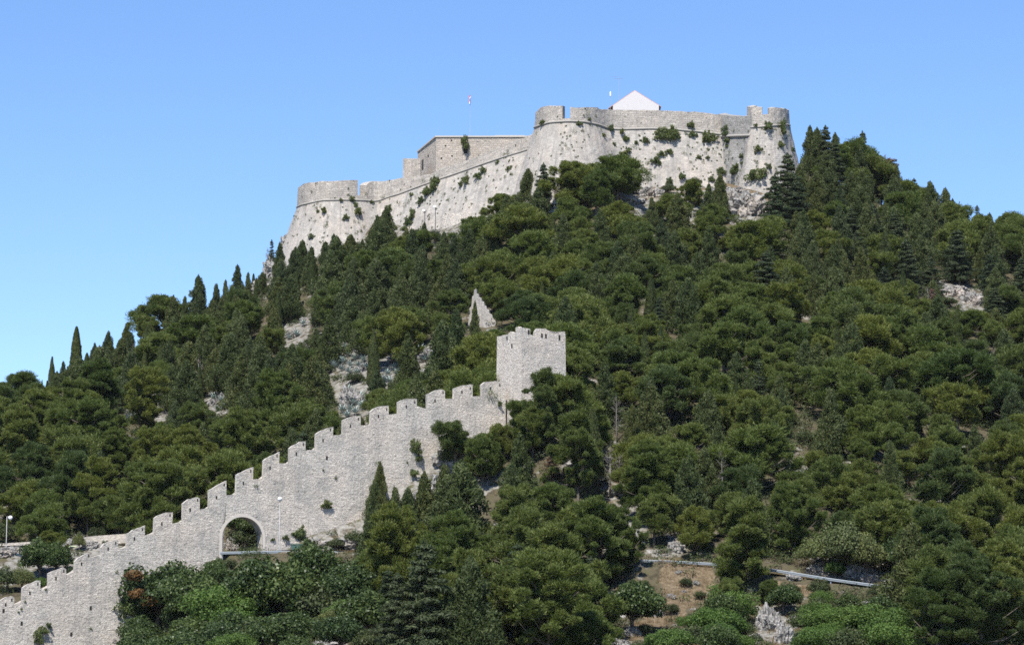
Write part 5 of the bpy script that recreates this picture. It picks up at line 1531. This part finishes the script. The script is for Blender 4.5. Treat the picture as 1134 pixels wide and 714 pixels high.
# leave out what stands wholly behind nearer trees or walls: coverage test on a coarse grid
RS = 4
cov = np.zeros((int(H / RS) + 1, int(W / RS) + 1), bool)
yy, xx = np.mgrid[0:cov.shape[0], 0:cov.shape[1]]
yy, xx = yy * RS + RS / 2, xx * RS + RS / 2
TREES.sort(key=lambda t: t[2].y)
kept = []
WALLM = inpoly(xx, yy, [(a, b) for a, b in FLO] + [(560, 480), (400, 590), (120, 714), (0, 714)]) | ((xx > 550) & (xx < 626) & (yy > 366) & (yy < 440))
WALLM &= ~((np.abs(xx - 268.5) < 23) & (yy > 573) & (yy < 616))
for t in TREES:
    k, v, q, h, wf, fr = t
    Rm = KIND[k][v][3] * h / KIND[k][v][2] * wf
    tx, tp, bt, w = crown_box(q, h, Rm)
    m = ((xx - tx) / max(w, 2)) ** 2 + ((yy - (tp + bt * .9) / 2) / max((bt * .9 - tp) / 2, 2) if False else (yy - (tp + bt) / 2) / max((bt - tp) / 2, 2)) ** 2 < 1
    if not m.any(): continue
    blk = cov
    if tx < 640 and q.y > (340 + 28 * tx / 550 + 1 if tx < 545 else 374): blk = cov | WALLM
    vis = (m & ~blk).sum() / m.sum()
    if vis < .07 and not fr: continue
    if vis <= 0: continue
    kept.append((t, vis * m.sum()))
    if k not in ('bare', 'sparse', 'dead'):
        cov |= ((xx - tx) / max(w * .8, 2)) ** 2 + ((yy - (tp + bt * 1.0) / 2) / max((bt - tp) / 2 * .82, 2)) ** 2 < 1
# at most 290 pines in view: drop the least visible
kept.sort(key=lambda a: -a[1])
cnt, fin = {}, []
for t, a in kept:
    nm = META[t[0]][0]; cnt[nm] = cnt.get(nm, 0) + 1
    if cnt[nm] > 295: continue
    fin.append(t)
cov[:] = WALLM
for k, v, q, h, wf, fr in fin:
    if k in ('bare', 'sparse', 'dead'): continue
    tx, tp, bt, w = crown_box(q, h, KIND[k][v][3] * h / KIND[k][v][2] * wf)
    cov |= ((xx - tx) / max(w * .85, 2)) ** 2 + ((yy - (tp + bt) / 2) / max((bt - tp) / 2 * .85, 2)) ** 2 < 1
print('TREES', {k: v for k, v in cnt.items()}, 'gaps', float((~cov & (yy > 300)).mean()))
TONE = {'pine': 'olive green', 'tallpine': 'tall layered', 'cypress': 'slim dark columnar', 'spread': 'dark green conical', 'cedar': 'dark tiered', 'sparse': 'thin sparse', 'fig': 'dark leafy', 'bright': 'bright green leafy', 'light': 'pale green leafy', 'shrub': 'bushy', 'dead': 'reddish brown dead', 'bare': 'leafless grey'}
for k, v, q, h, wf, fr in fin:
    crown, trunk, H0, R0 = KIND[k][v]
    e = empty(META[k][0], q, random.uniform(0, 6.28) if not (k == 'fig' and v == 0) else 0.0)
    s = h / H0
    e.scale = (s * wf, s * wf, s)
    link('trunk', trunk, e); link('crown', crown, e)
    tx, tp, d = pix((q.x, q.y, q.z + h * .6))
    big = h / (sum(HT[k]) / 2)
    look = (('large ' if k in ('shrub', 'fig', 'bright', 'light') else 'tall ') if big > 1.15 and k != 'tallpine' else 'small ' if big < .8 else 'broad ' if wf > 1.06 and k in ('pine', 'spread') else '') + TONE[k]
    if k == 'fig' and v == 0: look = 'dark leafy tree with rusty leaves'
    put_item(e, look, META[k][1], tx, tp, META[k][1])
    tag(e, group=GROUPS[k])

# ---------------------------------------------------------------- ground cover: scrub and dry grass (uncountable)
ch = []
r = np.random.default_rng(11)
n_c = 0
for it in range(26000):
    Y = 300 + 205 * r.random(); x = Y / F * r.uniform(-590, 590); z = float(ground(x, Y))
    px, py, d = pix((x, Y, z))
    if not 180 < py < 735: continue
    if any(inpoly([px], [py - 4], p)[0] for p in DRY) and r.random() < .6: continue
    if any(abs(px - a) < b * 1.1 and abs(py - 3 - c_) < e_ * 1.1 for a, c_, b, e_, _ in rocks): continue
    if any(abs(px - a) < 8 and abs(py - 4 - b) < 9 for a, b in ag): continue
    if on_structure(x, Y) or float(road_near(np.array([x]), np.array([Y]))[0][0]) < 2.8: continue
    if float(vnoise(x * .17, Y * .17, 5.0)) > .5: continue
    ci, cj = int(np.clip((py - 5) / RS, 0, cov.shape[0] - 1)), int(np.clip(px / RS, 0, cov.shape[1] - 1))
    open_ = not cov[ci, cj]
    if not open_ and r.random() < .6: continue
    s = r.uniform(.7, 1.7) if open_ and not any(inpoly([px], [py - 4], p)[0] for p in ROCKY + DRY) else r.uniform(.35, 1.0)
    if not clear_ok(Vector((x, Y, z)), s * .9, s * .7) and r.random() < .75: continue
    ch.append(clump((x, Y, z + s * .25), (s, s, s * .75), int(70 * s + 20), r, .26, .13, -.3, .6, .3, .2)); n_c += 1
    if n_c > 4200: break
o = link('undergrowth', fol_mesh('undergrowth', ch, M['scrub'])); tag(o, 'low green scrub filling the gaps between the trees', 'undergrowth', None, 'stuff')
ch = []
for it in range(30000):
    Y = 300 + 195 * r.random() ** 2; x = Y / F * r.uniform(-300, 590); z = float(ground(x, Y))
    px, py, d = pix((x, Y, z))
    if not any(inpoly([px], [py], p)[0] for p in DRY) and not (r.random() < .3 and any(inpoly([px], [py], p)[0] for p in ROCKY)) and not (r.random() < .35 and py > 600): continue
    if on_structure(x, Y): continue
    n = 26
    p = np.stack([x + r.normal(0, .3, n), Y + r.normal(0, .3, n), np.full(n, z + .12)], 1)
    nn = nrm(np.stack([r.normal(0, 1, n), r.normal(0, 1, n), r.uniform(0, .6, n)], 1))
    ch.append(leaves(p, nn, .45, .05, r, np.array([0.0, 0, 1.0]), .75))
    if len(ch) > 1800: break
o = link('dry_grass', fol_mesh('dry_grass', ch, M['dryleaf'])); tag(o, 'tufts of dry straw coloured grass on the bare banks', 'dry grass', None, 'stuff')

# ---------------------------------------------------------------- labels: each thing by its look and by its rank from a landmark
LAND = [('the square tower', 588, 400), ('the archway', 268, 590), ('the white gable', 703, 112), ('the round left bastion', 365, 225), ('the blockhouse', 510, 165), ('the central bastion', 620, 150), ('the right bastion', 855, 150), ('the broad summit rock', 820, 222),
        ('the ruined wall stub', 535, 338), ('the tall skyline cypress', 85, 385), ('the brown conifer', 983, 190), ('the right slope\'s white rock', 1062, 326), ('the dry grass bank', 755, 650), ('the rail\'s far end', 1010, 654), ('the upper agave patch', 385, 400), ('the low left agave patch', 160, 456),
        ('the roadside globe lamp', 8, 590), ('the archway lamp', 309, 570), ('the topmost merlon', 545, 430), ('the low rampart wall', 515, 245), ('the bare grey trees', 684, 525), ('the right edge halfway up', 1134, 440), ('the lower right corner', 1134, 700), ('the rusty leaved tree', 175, 650), ('the mid right cypress', 927, 385), ('the slim cypress mid wood', 750, 405), ('the bottom edge centre', 567, 714), ('the slope\'s left edge', 0, 470), ('the wood\'s very middle', 820, 480), ('the light leafy tree', 940, 600)]
SECT = ['to the right of', 'up and right of', 'straight above', 'up and left of', 'to the left of', 'down and left of', 'straight below', 'down and right of']
ORD = ['closest', 'second', 'third', 'fourth', 'fifth', 'sixth', 'seventh', 'eighth', 'ninth', 'tenth', 'eleventh', 'twelfth', '13th', '14th', '15th', '16th', '17th', '18th', '19th', '20th', '21st', '22nd']
BIN = {}
for it in ITEMS:
    o, look, cat, px, py, key = it
    ds = sorted((math.hypot(px - x, py - y), i) for i, (_, x, y) in enumerate(LAND))
    li = ds[0][1]
    ang = math.atan2(-(py - LAND[li][2]), px - LAND[li][1])
    sec = int(round(ang / (math.pi / 4))) % 8
    BIN.setdefault((cat, key, li, sec), []).append((ds[0][0], it))
for (cat, key, li, sec), lst in BIN.items():
    lst.sort(key=lambda a: a[0])
    for i, (_, it) in enumerate(lst):
        o, look, _c, px, py, _k = it
        noun = key if cat not in ('tree',) else 'tree'
        if 'tree' in look and noun == 'tree': noun = ''
        lab = f"{look} {noun}, {ORD[min(i, 21)]} {cat} {SECT[sec]} {LAND[li][0]}"
        lab = ' '.join(lab.replace(' ,', ',').split())
        w = lab.replace('-', ' ').split()
        if len(w) > 16:
            lab = ' '.join(f"{look} {noun}, {ORD[min(i, 21)]} {SECT[sec].replace('to the ', '').replace('straight ', '')} {LAND[li][0]}".replace(' ,', ',').split())
        o['label'] = lab; o['category'] = cat

# ---------------------------------------------------------------- thin summer haze over the whole place
hz = bpy.data.materials.new('haze_air'); hz.use_nodes = True
hz.node_tree.nodes.remove(hz.node_tree.nodes['Principled BSDF'])
pv = hz.node_tree.nodes.new('ShaderNodeVolumePrincipled')
pv.inputs['Color'].default_value = (0.86, 0.92, 1.0, 1); pv.inputs['Density'].default_value = HAZE
hz.node_tree.links.new(pv.outputs[0], hz.node_tree.nodes['Material Output'].inputs['Volume'])
bm = bmesh.new(); add_box(bm, (0, 0, 59), (18400, 18400, 126)); tag(bm_obj('haze', bm, hz), 'thin bluish summer haze in the air over the hill', 'haze', None, 'stuff')
